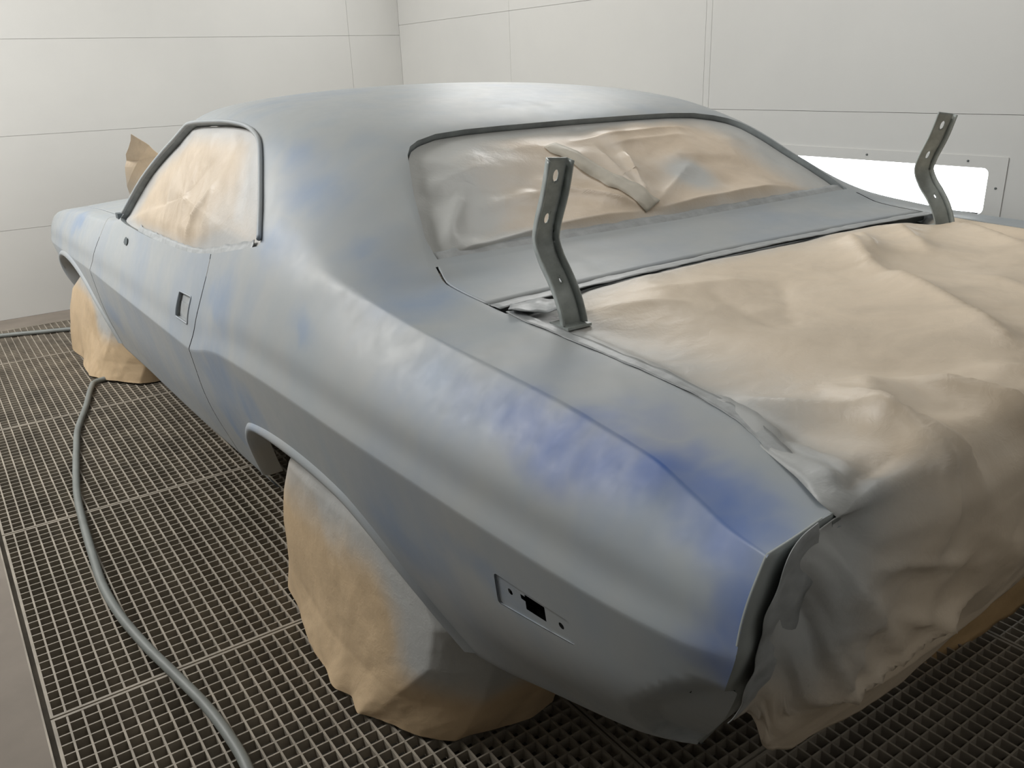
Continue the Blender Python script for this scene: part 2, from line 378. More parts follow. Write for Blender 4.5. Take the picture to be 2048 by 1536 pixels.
# r0 underside
ROW[0]=K((.44,.86,.50,.47,1),(.62,.86,.64,.40,1),(1.1,.84,1.1,.26,1),(2.2,.80,2.2,.17,1),(4.0,.78,4.1,.17,1),(5.0,.80,5.0,.22,1),(5.24,.80,5.16,.30,1))
ROW[1]=K((.44,.70,.622,.428,.3),(.55,.70,.65,.412,.3),(.70,.70,.72,.375,.3),(.9,.69,.9,.32,.3),(1.1,.672,1.1,.27,.3),(1.4,.664,1.4,.22,.3),(2.0,.664,2.03,.2,.3),(2.385,.654,2.45,.2,.3),(2.76,.640,2.79,.2,.3),(3.16,.63,3.2,.2,.3),(3.5,.625,3.5,.2,.3),(4.03,.612,4.03,.2,.3),(4.8,.62,4.8,.24,.3),(5.24,.66,5.12,.34,.3))
ROW[2]=K((.44,.582,.49,.62,.8),(.6,.578,.62,.565,.8),(.9,.574,.9,.51,.8),(1.3,.569,1.3,.49,.8),(1.9,.567,1.92,.47,.8),(2.385,.574,2.445,.41,.8),(2.76,.573,2.80,.40,.8),(3.5,.564,3.5,.395,.8),(4.1,.556,4.1,.395,.8),(4.8,.552,4.8,.40,1),(5.24,.585,5.19,.43,1))
ROW[3]=K((.44,.553,.44,.756,.35),(.50,.546,.50,.743,.12),(.64,.54,.64,.727,.06),(.9,.533,.9,.716,.06),(1.08,.53,1.08,.711,.06),(1.35,.527,1.35,.703,.06),(1.63,.527,1.63,.694,.06),(1.87,.527,1.87,.682,.06),(2.06,.53,2.06,.667,.07),(2.19,.531,2.19,.646,.08),(2.30,.534,2.30,.618,.08),(2.385,.535,2.385,.602,.06),(2.55,.535,2.55,.5985,.06),(3.136,.535,3.136,.589,.06),(3.5,.535,3.5,.583,.06),(3.9,.535,3.9,.578,.06),(4.27,.535,4.27,.566,.06),(4.73,.537,4.73,.552,.08),(5.05,.545,5.05,.535,.15),(5.24,.560,5.24,.52,.3))
ROW[4]=K((.44,.562,.44,.81,1),(.6,.562,.6,.80,1),(.9,.556,.9,.795,1),(1.35,.551,1.35,.79,1),(1.7,.550,1.7,.79,1),(2.06,.553,2.06,.77,1),(2.385,.556,2.31,.72,1),(2.8,.557,2.8,.695,1),(3.5,.553,3.46,.685,1),(3.9,.551,3.79,.675,1),(4.2,.55,4.16,.665,1),(4.8,.553,4.8,.635,1),(5.24,.57,5.23,.59,1))
ROW[5]=K((.44,.590,.44,.862,.12),(.50,.606,.50,.858,.12),(.568,.622,.568,.866,.12),(.63,.632,.64,.880,.10),(.72,.640,.735,.884,.10),(.82,.645,.84,.889,.10),(.93,.648,.96,.891,.10),(1.15,.650,1.18,.897,.07),(1.38,.648,1.40,.914,.10),(1.56,.640,1.57,.933,.35),(1.67,.636,1.67,.942,.8),(1.75,.632,1.75,.948,1),(1.95,.627,1.95,.950,1),(2.1,.622,2.08,.927,.9),(2.25,.617,2.2,.898,.8),(2.385,.614,2.285,.879,.8),(2.6,.614,2.53,.842,.8),(2.9,.614,2.9,.824,.8),(3.2,.616,3.2,.818,.8),(3.5,.620,3.5,.820,.8),(3.7,.615,3.63,.805,.6),(3.9,.612,3.76,.789,.5),(4.26,.612,4.26,.757,.5),(4.8,.603,4.8,.712,.6),(5.1,.60,5.1,.68,.8),(5.24,.60,5.22,.655,1))
ROW[6]=K((.44,.632,.44,.866,1),(.57,.675,.57,.872,1),(.72,.71,.72,.884,1),(.93,.72,.93,.893,1),(1.15,.72,1.15,.898,1),(1.38,.722,1.38,.916,1),(1.5,.728,1.50,.952,1),(1.65,.738,1.65,1.0,1),(1.85,.735,1.85,1.05,1),(2.1,.70,2.1,1.065,1),(2.385,.690,2.38,1.06,1),(2.9,.695,2.9,1.04,1),(3.2,.67,3.22,.94,1),(3.55,.635,3.57,.825,1),(3.7,.640,3.7,.80,1),(3.9,.645,3.88,.787,1),(4.5,.645,4.5,.752,1),(5.0,.63,5.0,.705,1),(5.24,.62,5.22,.66,1))
ROW[7]=K((.44,.677,.44,.873,.25),(.5,.711,.505,.878,.25),(.57,.735,.569,.884,.25),(.63,.763,.632,.889,.25),(.70,.776,.703,.892,.25),(.80,.785,.805,.896,.25),(.96,.79,.964,.90,.25),(1.1,.79,1.107,.905,.25),(1.235,.791,1.235,.912,.25),(1.38,.789,1.377,.925,.3),(1.44,.798,1.42,.942,.3),(1.49,.812,1.456,.957,.2),(1.53,.832,1.511,.989,.2),(1.58,.852,1.563,1.022,.2),(1.65,.876,1.626,1.060,.25),(1.70,.90,1.689,1.102,.4),(1.75,.915,1.753,1.137,.6),(1.85,.895,1.86,1.168,1),(1.95,.86,1.98,1.190,1),(2.05,.83,2.1,1.205,1),(2.25,.790,2.35,1.222,1),(2.6,.772,2.6,1.228,1),(2.9,.772,2.87,1.212,.9),(3.05,.742,3.07,1.13,.8),(3.2,.70,3.26,1.03,.6),(3.5,.648,3.58,.838,.5),(3.65,.658,3.68,.802,.4),(3.9,.67,3.9,.787,.4),(4.5,.675,4.5,.752,.5),(5.0,.66,5.0,.705,.8),(5.24,.66,5.2,.67,1))
ROW[8]=K((.44,1.08,.44,.882,1),(.8,1.08,.80,.906,1),(1.1,1.08,1.1,.914,1),(1.235,1.08,1.235,.918,1),(1.44,1.08,1.415,.944,1),(1.49,1.08,1.458,.96,1),(1.53,1.08,1.513,.992,1),(1.58,1.08,1.57,1.026,1),(1.65,1.08,1.64,1.067,1),(1.70,1.08,1.70,1.103,1),(1.75,1.08,1.767,1.139,1),(1.85,1.08,1.88,1.186,1),(1.95,1.08,1.985,1.209,1),(2.05,1.08,2.10,1.227,1),(2.25,1.08,2.33,1.252,1),(2.6,1.08,2.62,1.264,1),(2.9,1.08,2.92,1.25,1),(3.0,1.08,3.04,1.225,1),(3.2,1.08,3.32,1.07,1),(3.5,1.08,3.66,.865,1),(3.65,1.08,3.82,.82,1),(3.9,1.08,4.0,.81,1),(4.5,1.08,4.5,.785,1),(5.0,1.08,5.02,.735,1),(5.24,1.08,5.26,.70,1))
ROW[9]=K((.44,1.5,.43,.884,1),(.8,1.5,.80,.910,1),(1.1,1.5,1.1,.918,1),(1.235,1.5,1.235,.922,1),(1.44,1.5,1.41,.946,1),(1.49,1.5,1.455,.962,1),(1.53,1.5,1.513,.996,1),(1.58,1.5,1.575,1.031,1),(1.65,1.5,1.65,1.073,1),(1.70,1.5,1.71,1.108,1),(1.75,1.5,1.775,1.143,1),(1.85,1.5,1.89,1.191,1),(1.95,1.5,1.995,1.216,1),(2.05,1.5,2.11,1.236,1),(2.25,1.5,2.35,1.262,1),(2.6,1.5,2.64,1.276,1),(2.9,1.5,2.95,1.262,1),(3.0,1.5,3.07,1.237,1),(3.2,1.5,3.38,1.08,1),(3.5,1.5,3.74,.875,1),(3.65,1.5,3.9,.825,1),(3.9,1.5,4.05,.82,1),(4.5,1.5,4.5,.795,1),(5.0,1.5,5.04,.745,1),(5.24,1.5,5.3,.70,1))
NR=10
def pchip(x,y,q):
    h=np.diff(x);d=np.diff(y)/h;n=len(x);m=np.zeros(n)
    for i in range(1,n-1):
        if d[i-1]*d[i]>0:
            w1=2*h[i]+h[i-1];w2=h[i]+2*h[i-1];m[i]=(w1+w2)/(w1/d[i-1]+w2/d[i])
    m[0]=d[0];m[-1]=d[-1]
    i=np.clip(np.searchsorted(x,q,side='right')-1,0,n-2);t=(q-x[i])/h[i]
    return (2*t**3-3*t**2+1)*y[i]+(t**3-2*t**2+t)*h[i]*m[i]+(-2*t**3+3*t**2)*y[i+1]+(t**3-t**2)*h[i]*m[i+1]
def ctrl(s):
    s=np.asarray(s,float);C=np.zeros((NR,len(s),3));Fr=np.zeros((NR,len(s)))
    for r in range(NR):
        k=ROW[r]
        for j,cidx in enumerate((1,2,3)): C[r,:,j]=pchip(k[:,0],k[:,cidx],s)
        Fr[r]=np.interp(s,k[:,0],k[:,4])
    return C,Fr
def evalP(s, t):
    """paired evaluation: s, t arrays of equal shape -> (...,3)"""
    s = np.asarray(s, float); t = np.asarray(t, float); shp = s.shape; s = s.ravel(); t = t.ravel()
    us, ui = np.unique(np.round(s, 7), return_inverse=True)
    C, Fr = ctrl(us); P = np.concatenate([C, C[8:9].copy()], 0); P[10, :, 0] = 2*XC-P[8, :, 0]
    P = np.concatenate([P, P[10:11]], 0)
    r = np.clip(np.floor(t+.5).astype(int), 1, 9); u = t-r; h = .5*Fr[r, ui]
    p0 = P[r, ui]; pm = P[r-1, ui]; pp = P[r+1, ui]; H_ = h[:, None]; U = u[:, None]
    w = np.clip((u+h)/(2*h), 0, 1)[:, None]
    A = p0+(pm-p0)*H_; B = p0+(pp-p0)*H_
    bez = (1-w)**2*A+2*w*(1-w)*p0+w*w*B
    out = np.where(U < -H_, p0-(pm-p0)*U, np.where(U > H_, p0+(pp-p0)*U, bez))
    # soft cove just above the body crease
    cove = np.interp(s, [.44, .6, 1.9, 2.2, 2.5, 5.3], [0, 1, 1, .3, .55, .4])
    w3 = np.clip((t-3.03)/.85, 0, 1); out[:, 0] += .0065*cove*np.sin(math.pi*w3)**1.5*(1-.25*w3)
    return out.reshape(shp+(3,))
def mirror(P): return np.asarray(P, float)*[-1, 1, 1]+[2*XC, 0, 0]
def inv_yz(Y, Z, s0, t0, it=25):
    """find the surface point of the side with given Y, Z (arrays)"""
    Y = np.asarray(Y, float); Z = np.asarray(Z, float); s = np.full(Y.shape, float(s0)); t = np.full(Y.shape, float(t0)); h = 1e-3
    for _ in range(it):
        P = evalP(s, t); a = (evalP(s+h, t)-P)/h; b_ = (evalP(s, t+h)-P)/h
        ry, rz = Y-P[..., 1], Z-P[..., 2]; det = a[..., 1]*b_[..., 2]-a[..., 2]*b_[..., 1]; det = np.where(abs(det) < 1e-9, 1e-9, det)
        ds = (ry*b_[..., 2]-rz*b_[..., 1])/det; dt = (a[..., 1]*rz-a[..., 2]*ry)/det
        s = np.clip(s+np.clip(ds, -.2, .2), .44, 5.24); t = np.clip(t+np.clip(dt, -.3, .3), .6, 9)
    P = evalP(s, t); n = np.cross(evalP(s+h, t)-P, evalP(s, t+h)-P); n /= np.linalg.norm(n, axis=-1, keepdims=True)
    n = np.where((n[..., :1] > 0), -n, n)         # outward on the left side = -X
    return P, n
def inv_xy(X, Y, s0, t0, it=30):
    X = np.asarray(X, float); Y = np.asarray(Y, float); s = np.full(X.shape, float(s0)); t = np.full(X.shape, float(t0)); h = 1e-3
    for _ in range(it):
        P = evalP(s, t); a = (evalP(s+h, t)-P)/h; b_ = (evalP(s, t+h)-P)/h
        rx, ry = X-P[..., 0], Y-P[..., 1]; det = a[..., 0]*b_[..., 1]-a[..., 1]*b_[..., 0]; det = np.where(abs(det) < 1e-9, 1e-9, det)
        ds = (rx*b_[..., 1]-ry*b_[..., 0])/det; dt = (a[..., 0]*ry-a[..., 1]*rx)/det
        s = np.clip(s+np.clip(ds, -.1, .1), .44, 5.24); t = np.clip(t+np.clip(dt, -.3, .3), 5, 9)
    P = evalP(s, t); n = np.cross(evalP(s+h, t)-P, evalP(s, t+h)-P); n /= np.linalg.norm(n, axis=-1, keepdims=True)
    return P, np.where(n[..., 2:] < 0, -n, n)
# ---- openings (world coordinates)
SIDE_WIN = [(3.535, .828), (3.44, .893), (3.25, 1.012), (3.06, 1.120), (2.965, 1.163), (2.885, 1.181), (2.718, 1.189), (2.532, 1.194), (2.382, 1.190), (2.287, 1.177), (2.215, 1.154), (2.138, 1.105), (2.045, 1.032), (1.958, .965), (1.941, .948), (1.95, .941), (2.0, .932), (2.177, .897), (2.287, .875), (2.43, .852), (2.589, .836), (2.892, .825), (3.179, .820), (3.40, .819), (3.50, .822)]
BACK_L = [(1.5, 1.441), (.826, 1.455), (.834, 1.511), (.853, 1.562), (.877, 1.626), (.905, 1.688), (.936, 1.753), (.962, 1.787), (.996, 1.811), (1.058, 1.834), (1.148, 1.843), (1.26, 1.846), (1.5, 1.848)]
BACK = BACK_L+[(2*XC-x, y) for x, y in BACK_L[1:-1]][::-1]
ARCH_R = [(2.17, .10), (2.19, .25), (2.153, .318), (2.106, .391), (2.064, .432), (1.992, .474), (1.877, .497), (1.749, .51), (1.606, .517), (1.502, .517), (1.411, .507), (1.316, .466), (1.233, .401), (1.187, .35), (1.142, .295), (1.10, .10)]
ARCH_F = [(4.90, .10), (4.905, .30), (4.89, .40), (4.85, .465), (4.77, .505), (4.66, .527), (4.52, .535), (4.36, .525), (4.20, .49), (4.06, .42), (3.97, .33), (3.93, .24), (3.92, .10)]
def hull(poly):
    P = sorted(set(poly)); 
    def half(P):
        h = []
        for p in P:
            while len(h) >= 2 and (h[-1][0]-h[-2][0])*(p[1]-h[-2][1])-(h[-1][1]-h[-2][1])*(p[0]-h[-2][0]) <= 0: h.pop()
            h.append(p)
        return h
    a = half(P); b_ = half(P[::-1]); return a[:-1]+b_[:-1]
SIDE_WIN = hull(SIDE_WIN); BACK = hull(BACK); ARCH_R = hull(ARCH_R); ARCH_F = hull(ARCH_F)
def rounded(poly, r=.2):
    out = []; n = len(poly)
    for i in range(n):
        p = np.array(poly[i]); a = np.array(poly[i-1])-p; b = np.array(poly[(i+1) % n])-p; la, lb = np.linalg.norm(a), np.linalg.norm(b); d = min(r, .45*la, .45*lb)
        A, B = p+a/la*d, p+b/lb*d
        for k in range(5):
            w = k/4; q = (1-w)**2*A+2*w*(1-w)*p+w*w*B; out.append((float(q[0]), float(q[1])))
    return out
MARK = rounded(hull([(.866, .642), (.701, .651), (.700, .611), (.876, .581)]), .008)
HANDLE = rounded(hull([(2.528, .737), (2.400, .744), (2.415, .666), (2.542, .662)]), .007)
# bumper end recess in the lower rear corner of the quarter panel
RECESS = [(.40, .705), (.486, .692), (.532, .654), (.581, .60), (.63, .545), (.662, .49), (.676, .435), (.64, .430), (.60, .44), (.50, .44), (.40, .44), (.38, .60)]
def poly_sd(Y, Z, poly):
    """signed distance, positive inside"""
    Y = np.asarray(Y); Z = np.asarray(Z); d = np.full(Y.shape, 9.); ins = np.zeros(Y.shape, bool); n = len(poly)
    for i in range(n):
        ax, ay = poly[i]; bx, by = poly[(i+1) % n]; ex, ey = bx-ax, by-ay
        u = np.clip(((Y-ax)*ex+(Z-ay)*ey)/(ex*ex+ey*ey), 0, 1); d = np.minimum(d, np.hypot(Y-ax-u*ex, Z-ay-u*ey))
        c = ((ay > Z) != (by > Z)) & (Y < ex*(Z-ay)/(ey if abs(ey) > 1e-12 else 1e-12)+ax); ins ^= c
    return np.where(ins, d, -d)
def smooth(x): x = np.clip(x, 0, 1); return x*x*(3-2*x)
TS = sorted(set([round(x, 4) for x in list(np.arange(.9, 9.001, .1))+[3+d for d in (-.04, -.03, -.022, -.015, -.008, 0, .008, .015, .022, .03, .04)]+[5+d for d in (-.075, -.055, -.04, -.03, -.02, -.01, 0, .01, .02, .03, .04, .055, .075)]+[7+d for d in (-.14, -.11, -.08, -.05, -.025, 0, .025, .05, .08, .11, .14)]+[1.05, 1.15, 4.97, 7.03]]))
def grid_patch(ss, ts, drop=None, clips=(), dent=True):
    ss = np.array(ss); ts = np.array(ts); S, T = np.meshgrid(ss, ts); P = evalP(S, T)
    if dent:
        low = T < 3.0; sd = poly_sd(P[..., 1], P[..., 2], RECESS)
        k = smooth((sd+.002)/.016)*low*(P[..., 1] < 1)
        P[..., 0] += .028*k
    V = []; Fc = []
    def addf(pts):
        b_ = len(V); V.extend(pts); Fc.append(tuple(range(b_, b_+len(pts))))
    for i in range(len(ts)-1):
        tm = .5*(ts[i]+ts[i+1])
        for j in range(len(ss)-1):
            sm = .5*(ss[j]+ss[j+1])
            if drop and drop(sm, tm): continue
            q = [tuple(P[i, j]), tuple(P[i, j+1]), tuple(P[i+1, j+1]), tuple(P[i+1, j])]
            pieces = [q]
            for (ax, poly, t0, t1, bb) in clips:
                if not (t0 <= tm <= t1): continue
                nxt = []
                for pc in pieces:
                    us = [p[ax[0]] for p in pc]; vs_ = [p[ax[1]] for p in pc]
                    if max(us) < bb[0] or min(us) > bb[1] or max(vs_) < bb[2] or min(vs_) > bb[3]: nxt.append(pc); continue
                    if any(all((poly[(k+1) % len(poly)][0]-poly[k][0])*(p[ax[1]]-poly[k][1])-(poly[(k+1) % len(poly)][1]-poly[k][1])*(p[ax[0]]-poly[k][0]) <= 0 for p in pc) for k in range(len(poly))): nxt.append(pc); continue
                    out, ins = clip_poly([(p[ax[0]], p[ax[1]], p) for p in pc], poly)
                    nxt += [[p[2] for p in o_] for o_ in out]
                pieces = nxt
            for pc in pieces: addf(pc)
    return V, Fc
def clipdef(ax, poly, t0, t1):
    poly = ccw(list(poly)); xs = [p[0] for p in poly]; ys = [p[1] for p in poly]
    return (ax, poly, t0, t1, (min(xs), max(xs), min(ys), max(ys)))
def both(name, V, Fc, mat, parent, th=.004, joined=False, right_name=None):
    """left panel and its mirror image on the right"""
    res = []
    Vm = [(2*XC-x, y, z) for x, y, z in V]; Fm = [f[::-1] for f in Fc]
    if joined:
        n = len(V); o = obj(name, V+Vm, Fc+[tuple(i+n for i in f) for f in Fm], mat, parent); merge(o, 1.5e-4); res = [o]
    else:
        for vv, ff in ((V, Fc), (Vm, Fm)):
            o = obj(name, vv, ff, mat, parent); merge(o, 1.5e-4); res.append(o)
    for o in res:
        flip_out(o, (XC, 2.4, .55))
        if th: solid(o, th)
    return res
car = empty('car', (0, 0, 0), 'two-door coupe stripped to matte grey primer with blue patches, masked in a spray booth', 'car')
DS0, DS1 = 2.385, 3.90                   # door shut lines
ss = sorted(set([round(x, 4) for x in list(np.arange(.44, 3.896, .02))+[2.382, 3.05, 1.235, 1.46, 3.896]+list(np.arange(.44, .66, .01))]))
clips = [clipdef((1, 2), SIDE_WIN, 4.5, 7.6), clipdef((0, 1), BACK, 6.5, 9.1), clipdef((1, 2), ARCH_R, .5, 3.0), clipdef((1, 2), MARK, 1.5, 3.0)]
TDOOR = 4.97
def drop(s, t):
    if s > 2.382 and t < TDOOR: return True
    if t > 7 and s < 1.46: return True
    if t > 7 and s > 3.05: return True
    return False
V, Fc = grid_patch(ss, TS, drop, clips)
body = both('body_shell', V, Fc, M['primer'], car, 0, joined=True)[0]
ts_low = [t for t in TS if t <= TDOOR]
sd_ = sorted(set([round(x, 4) for x in list(np.arange(DS0+.004, DS1-.003, .025))+[DS1-.004]]))
V, Fc = grid_patch(sd_, ts_low, None, [clipdef((1, 2), HANDLE, 3.2, 4.9)], False)
doors = both('door', V, Fc, M['primer'], car, 0)
sf = sorted(set([round(x, 4) for x in list(np.arange(DS1+.004, 5.24, .025))+[5.24]]))
V, Fc = grid_patch(sf, [t for t in TS if t <= 7], None, [clipdef((1, 2), ARCH_F, .5, 3.0)], False)
both('front_fender', V, Fc, M['primer'], car, 0)
V, Fc = grid_patch([round(x, 4) for x in np.arange(3.70, 5.241, .035)], [t for t in TS if t >= 7.03], None, (), False)
both('hood', V, Fc, M['primer'], car, .006, joined=True)
V, Fc = grid_patch([1.235, 1.26, 1.29, 1.32, 1.35, 1.37, 1.39, 1.41, 1.425, 1.44, 1.455, 1.468, 1.475], [t for t in TS if t >= 7.03], None, (), False)
both('rear_deck_panel', V, Fc, M['primer'], car, .006, joined=True)
# dark backing behind the shut lines
def strip_behind(s, t0, t1, w=.012, d=.010, mat='gap', name='shut_line'):
    t = np.linspace(t0, t1, 60); a = evalP(np.full(60, s-w), t); b_ = evalP(np.full(60, s+w), t); a[:, 0] += d; b_[:, 0] += d
    V = [tuple(p) for p in a]+[tuple(p) for p in b_]; Fc = [(k, k+1, 61+k, 60+k) for k in range(59)]
    both(name, V, Fc, M[mat], car, .001)
strip_behind(DS0, .95, 4.96); strip_behind(DS1, .95, 4.96)
# turned-down flange along the trunk opening
sq = np.linspace(.44, 1.24, 60); Eq = evalP(sq, np.full(60, 7.0)); V = [tuple(p) for p in Eq]+[(p[0]+.004, p[1], p[2]-.02) for p in Eq]+[(p[0]+.035, p[1], p[2]-.022) for p in Eq]
both('deck_flange', V, [(r*60+k, r*60+k+1, (r+1)*60+k+1, (r+1)*60+k) for r in range(2) for k in range(59)], M['primer'], car, 0)
# tail: returned flange, recessed tail panel
tt = np.linspace(.95, 7, 60); E0 = evalP(np.full(60, .44), tt)
sdk = smooth((poly_sd(E0[:, 1], E0[:, 2], RECESS)+.002)/.016)*(tt < 3); E0[:, 0] += .028*sdk
ctr = np.array([XC, .5, .66]); E1 = E0.copy(); d = ctr-E0; d[:, 1] = 0; d /= np.linalg.norm(d, axis=1)[:, None]
E1 = E0+d*.045+np.array([0, .001, 0]); E2 = E1+np.array([.0, .006, 0])+d*.002; E3 = E2.copy(); E3[:, 0] = XC; E3[:, 1] = E2[:, 1]
V = [tuple(p) for A in (E0, E1, E2, E3) for p in A]; Fc = [(r*60+k, r*60+k+1, (r+1)*60+k+1, (r+1)*60+k) for r in range(3) for k in range(59)]
o = both('tail_panel', V, Fc, M['tailgrey'], car, .003, joined=True)[0]
# underbody and trunk floor (dark)
V, Fc = boxes([(.80, 2.20, 1.25, 5.05, .19, .23), (.80, 2.20, .66, 1.30, .42, .46)]); obj('underbody', V, Fc, M['dark'], car, smooth=False)
# wheel houses
for yc, nm in ((1.62, 'wheel_house'), (4.41, 'wheel_house')):
    for sgn in (0, 1):
        V = []; Fc = []; n = 24
        for k in range(n+1):
            a = math.pi*k/n; r = .47
            for x in (.67, .95): V.append((x, yc+r*math.cos(a), .30+r*.62*math.sin(a)))
        V2 = [(.95, yc, .30)]
        for k in range(n): Fc.append((2*k, 2*k+1, 2*k+3, 2*k+2)); Fc.append((2*k+1, 2*n+2, 2*k+3))
        V += V2
        if sgn: V = [(2*XC-x, y, z) for x, y, z in V]
        obj(nm, V, Fc, M['dark'], car)
# rolled lips of the wheel openings with their inward returns
def arch_lip(poly, s0, nm='wheel_arch_lip'):
    pts = [p for p in ccw(list(poly)) if p[1] > .22]
    pts = sorted(pts, key=lambda p: -math.atan2(p[1]-.2, p[0]-(poly_c(poly)))+0)
    P = catmull([np.array(p) for p in pts], 6); Y = np.array([p[0] for p in P]); Z = np.array([p[1] for p in P])
    S, Nn = inv_yz(Y, Z, s0, 2.1)
    c = np.array([poly_c(poly), .25]); R2 = np.stack([Y-c[0], Z-c[1]], 1); R2 /= np.linalg.norm(R2, axis=1)[:, None]
    prof = [(.030, -.002), (.022, .007), (.012, .012), (.003, .010), (-.003, .003), (-.005, -.012), (-.004, -.045)]     # (radial, outward)
    V = []; n = len(P); m = len(prof)
    for i in range(n):
        Pb, Nb = S[i], np.array([-1., 0, 0])
        slope = np.array([S[i, 0], Y[i], Z[i]])
        for (r, o_) in prof:
            V.append((S[i, 0]-o_ + (0.0), Y[i]+R2[i, 0]*r, Z[i]+R2[i, 1]*r))
    # let the outer ring follow the panel
    for i in range(n):
        for k in (0, 1, 2):
            x, y, z = V[i*m+k]; V[i*m+k] = (x, y, z)
    ys = np.array([V[i*m][1] for i in range(n)]); zs = np.array([V[i*m][2] for i in range(n)]); Q, _ = inv_yz(ys, zs, s0, 2.3)
    for i in range(n):
        V[i*m] = (Q[i, 0]+.001, ys[i], zs[i]); x1 = .72*Q[i, 0]+.28*S[i, 0]; V[i*m+1] = (x1-.006, V[i*m+1][1], V[i*m+1][2])
    Fc = [(i*m+k, (i+1)*m+k, (i+1)*m+k+1, i*m+k+1) for i in range(n-1) for k in range(m-1)]
    for sg in (0, 1):
        vv = [(2*XC-x, y, z) for x, y, z in V] if sg else V
        o = obj(nm, vv, Fc, M['primer'], car); flip_out(o, (XC, c[0], .3))
def poly_c(poly): ys = [p[0] for p in poly]; return .5*(min(ys)+max(ys))
arch_lip(ARCH_R, 1.6); arch_lip(ARCH_F, 4.4)
# tyres (inside the covers)
for yc in (1.62, 4.41):
    for xc in (.735, 2*XC-.735):
        prof = [(.18, -.09), (.27, -.095), (.305, -.08), (.315, -.04), (.315, .04), (.305, .08), (.27, .095), (.18, .09)]; n = 36; V = []; Fc = []
        for k in range(n):
            a = 2*math.pi*k/n
            for r, x in prof: V.append((xc+x, yc+r*math.cos(a), .316+r*math.sin(a)))
        m = len(prof)
        for k in range(n):
            k2 = (k+1) % n
            for q in range(m): Fc.append((k*m+q, k*m+(q+1) % m, k2*m+(q+1) % m, k2*m+q))
        obj('tyre', V, Fc, M['rubber'], car)
# side marker opening: recessed plate with lamp cut-out and two screw holes
def plate(poly, s0, t0, depth, holes, name, mat, parent, res=40, rim=.0):
    c = np.mean(poly, 0); poly = ccw(list(poly)); ys = [p[0] for p in poly]; zs = [p[1] for p in poly]
    y = np.linspace(min(ys), max(ys), res); z = np.linspace(min(zs), max(zs), max(8, int(res*.5))); Yg, Zg = np.meshgrid(y, z); P, N = inv_yz(Yg, Zg, s0, t0)
    P = P.copy(); P[..., 0] += depth; V = []; Fc = []
    for i in range(len(z)-1):
        for j in range(len(y)-1):
            q = [tuple(P[i, j]), tuple(P[i, j+1]), tuple(P[i+1, j+1]), tuple(P[i+1, j])]
            out, ins = clip_poly([(p[1], p[2], p) for p in q], poly)
            if not ins: continue
            pcs = [ins]
            for h in holes:
                nx = []
                for pc in pcs:
                    o_, _ = clip_poly(pc, ccw(list(h))); nx += o_
                pcs = nx
            for pc in pcs:
                b_ = len(V); V += [p[2] for p in pc]; Fc.append(tuple(range(b_, b_+len(pc))))
    for i in range(len(poly)):                       # walls of the recess
        a, b2 = np.array(poly[i]), np.array(poly[(i+1) % len(poly)]); t = np.linspace(0, 1, 14)[:, None]; L = a+(b2-a)*t
        Q, _ = inv_yz(L[:, 0], L[:, 1], s0, t0); b_ = len(V)
        for q in Q: V += [(q[0]+.001, q[1], q[2]), (q[0]+depth, q[1], q[2])]
        for k in range(13): Fc.append((b_+2*k, b_+2*k+1, b_+2*k+3, b_+2*k+2))
    o = obj(name, V, Fc, mat, parent); merge(o, 1e-4); flip_out(o, (XC, c[0], c[1])); return o
def disc(cy, cz, ry, rz, n=14): return [(cy+ry*math.cos(2*math.pi*k/n), cz+rz*math.sin(2*math.pi*k/n)) for k in range(n)]
mk = plate(MARK, .8, 2.5, .003, [hull([(.800, .638), (.757, .641), (.760, .614), (.804, .610)]), hull([(.811, .633), (.799, .634), (.800, .625), (.811, .625)]), disc(.837, .622, .0052, .0052), disc(.726, .628, .0052, .0052)], 'side_marker_recess', M['primer'], body, 50)
mk['label'] = 'recessed side marker plate with square cut-out'
V, Fc = boxes([(.585, .61, .66, .88, .57, .66)]); obj('marker_cavity', V, Fc, M['dark'], body, smooth=False)
Pq, Nq = inv_yz(np.array([.540]), np.array([.640]), .55, 2.3); xq = Pq[0, 0]+.026
obj('bumper_bolt_slot', [(xq, .540+.008*math.cos(a)-.004*math.sin(a), .640+.004*math.sin(a)+.006*math.cos(a)) for a in np.linspace(0, 2*math.pi, 12, endpoint=False)], [tuple(range(12))], M['dark'], body, smooth=False)
# door handle recess
hp = plate(HANDLE, 2.45, 3.9, .010, [], 'handle_recess', M['tape'], doors[0], 24)
Pc, _ = inv_yz(np.array([2.52, 2.425, 2.43, 2.525]), np.array([.710, .714, .678, .674]), 2.45, 3.9)
V = [(p[0]+.002, p[1], p[2]) for p in Pc]+[(p[0]+.009, p[1], p[2]) for p in Pc]; V[0] = (V[0][0]+.006, *V[0][1:]); V[3] = (V[3][0]+.006, *V[3][1:])
o = obj('handle_paddle', V, [(0, 1, 2, 3), (0, 4, 5, 1), (1, 5, 6, 2), (2, 6, 7, 3), (3, 7, 4, 0)], M['tape'], doors[0], smooth=False)
hb = ccw(list(HANDLE)); pts = []
for i in range(len(hb)):
    a, b2 = np.array(hb[i]), np.array(hb[(i+1) % len(hb)])
    for t in np.linspace(.08, .92, 8): pts.append(a+(b2-a)*t)
pts = np.array(pts); Q, _ = inv_yz(pts[:, 0], pts[:, 1], 2.45, 3.9); Vt, Ft = tube_mesh([(q[0]-.0005, q[1], q[2]) for q in Q], .0028, 6, True); obj('handle_rim', Vt, Ft, M['primer'], doors[0])
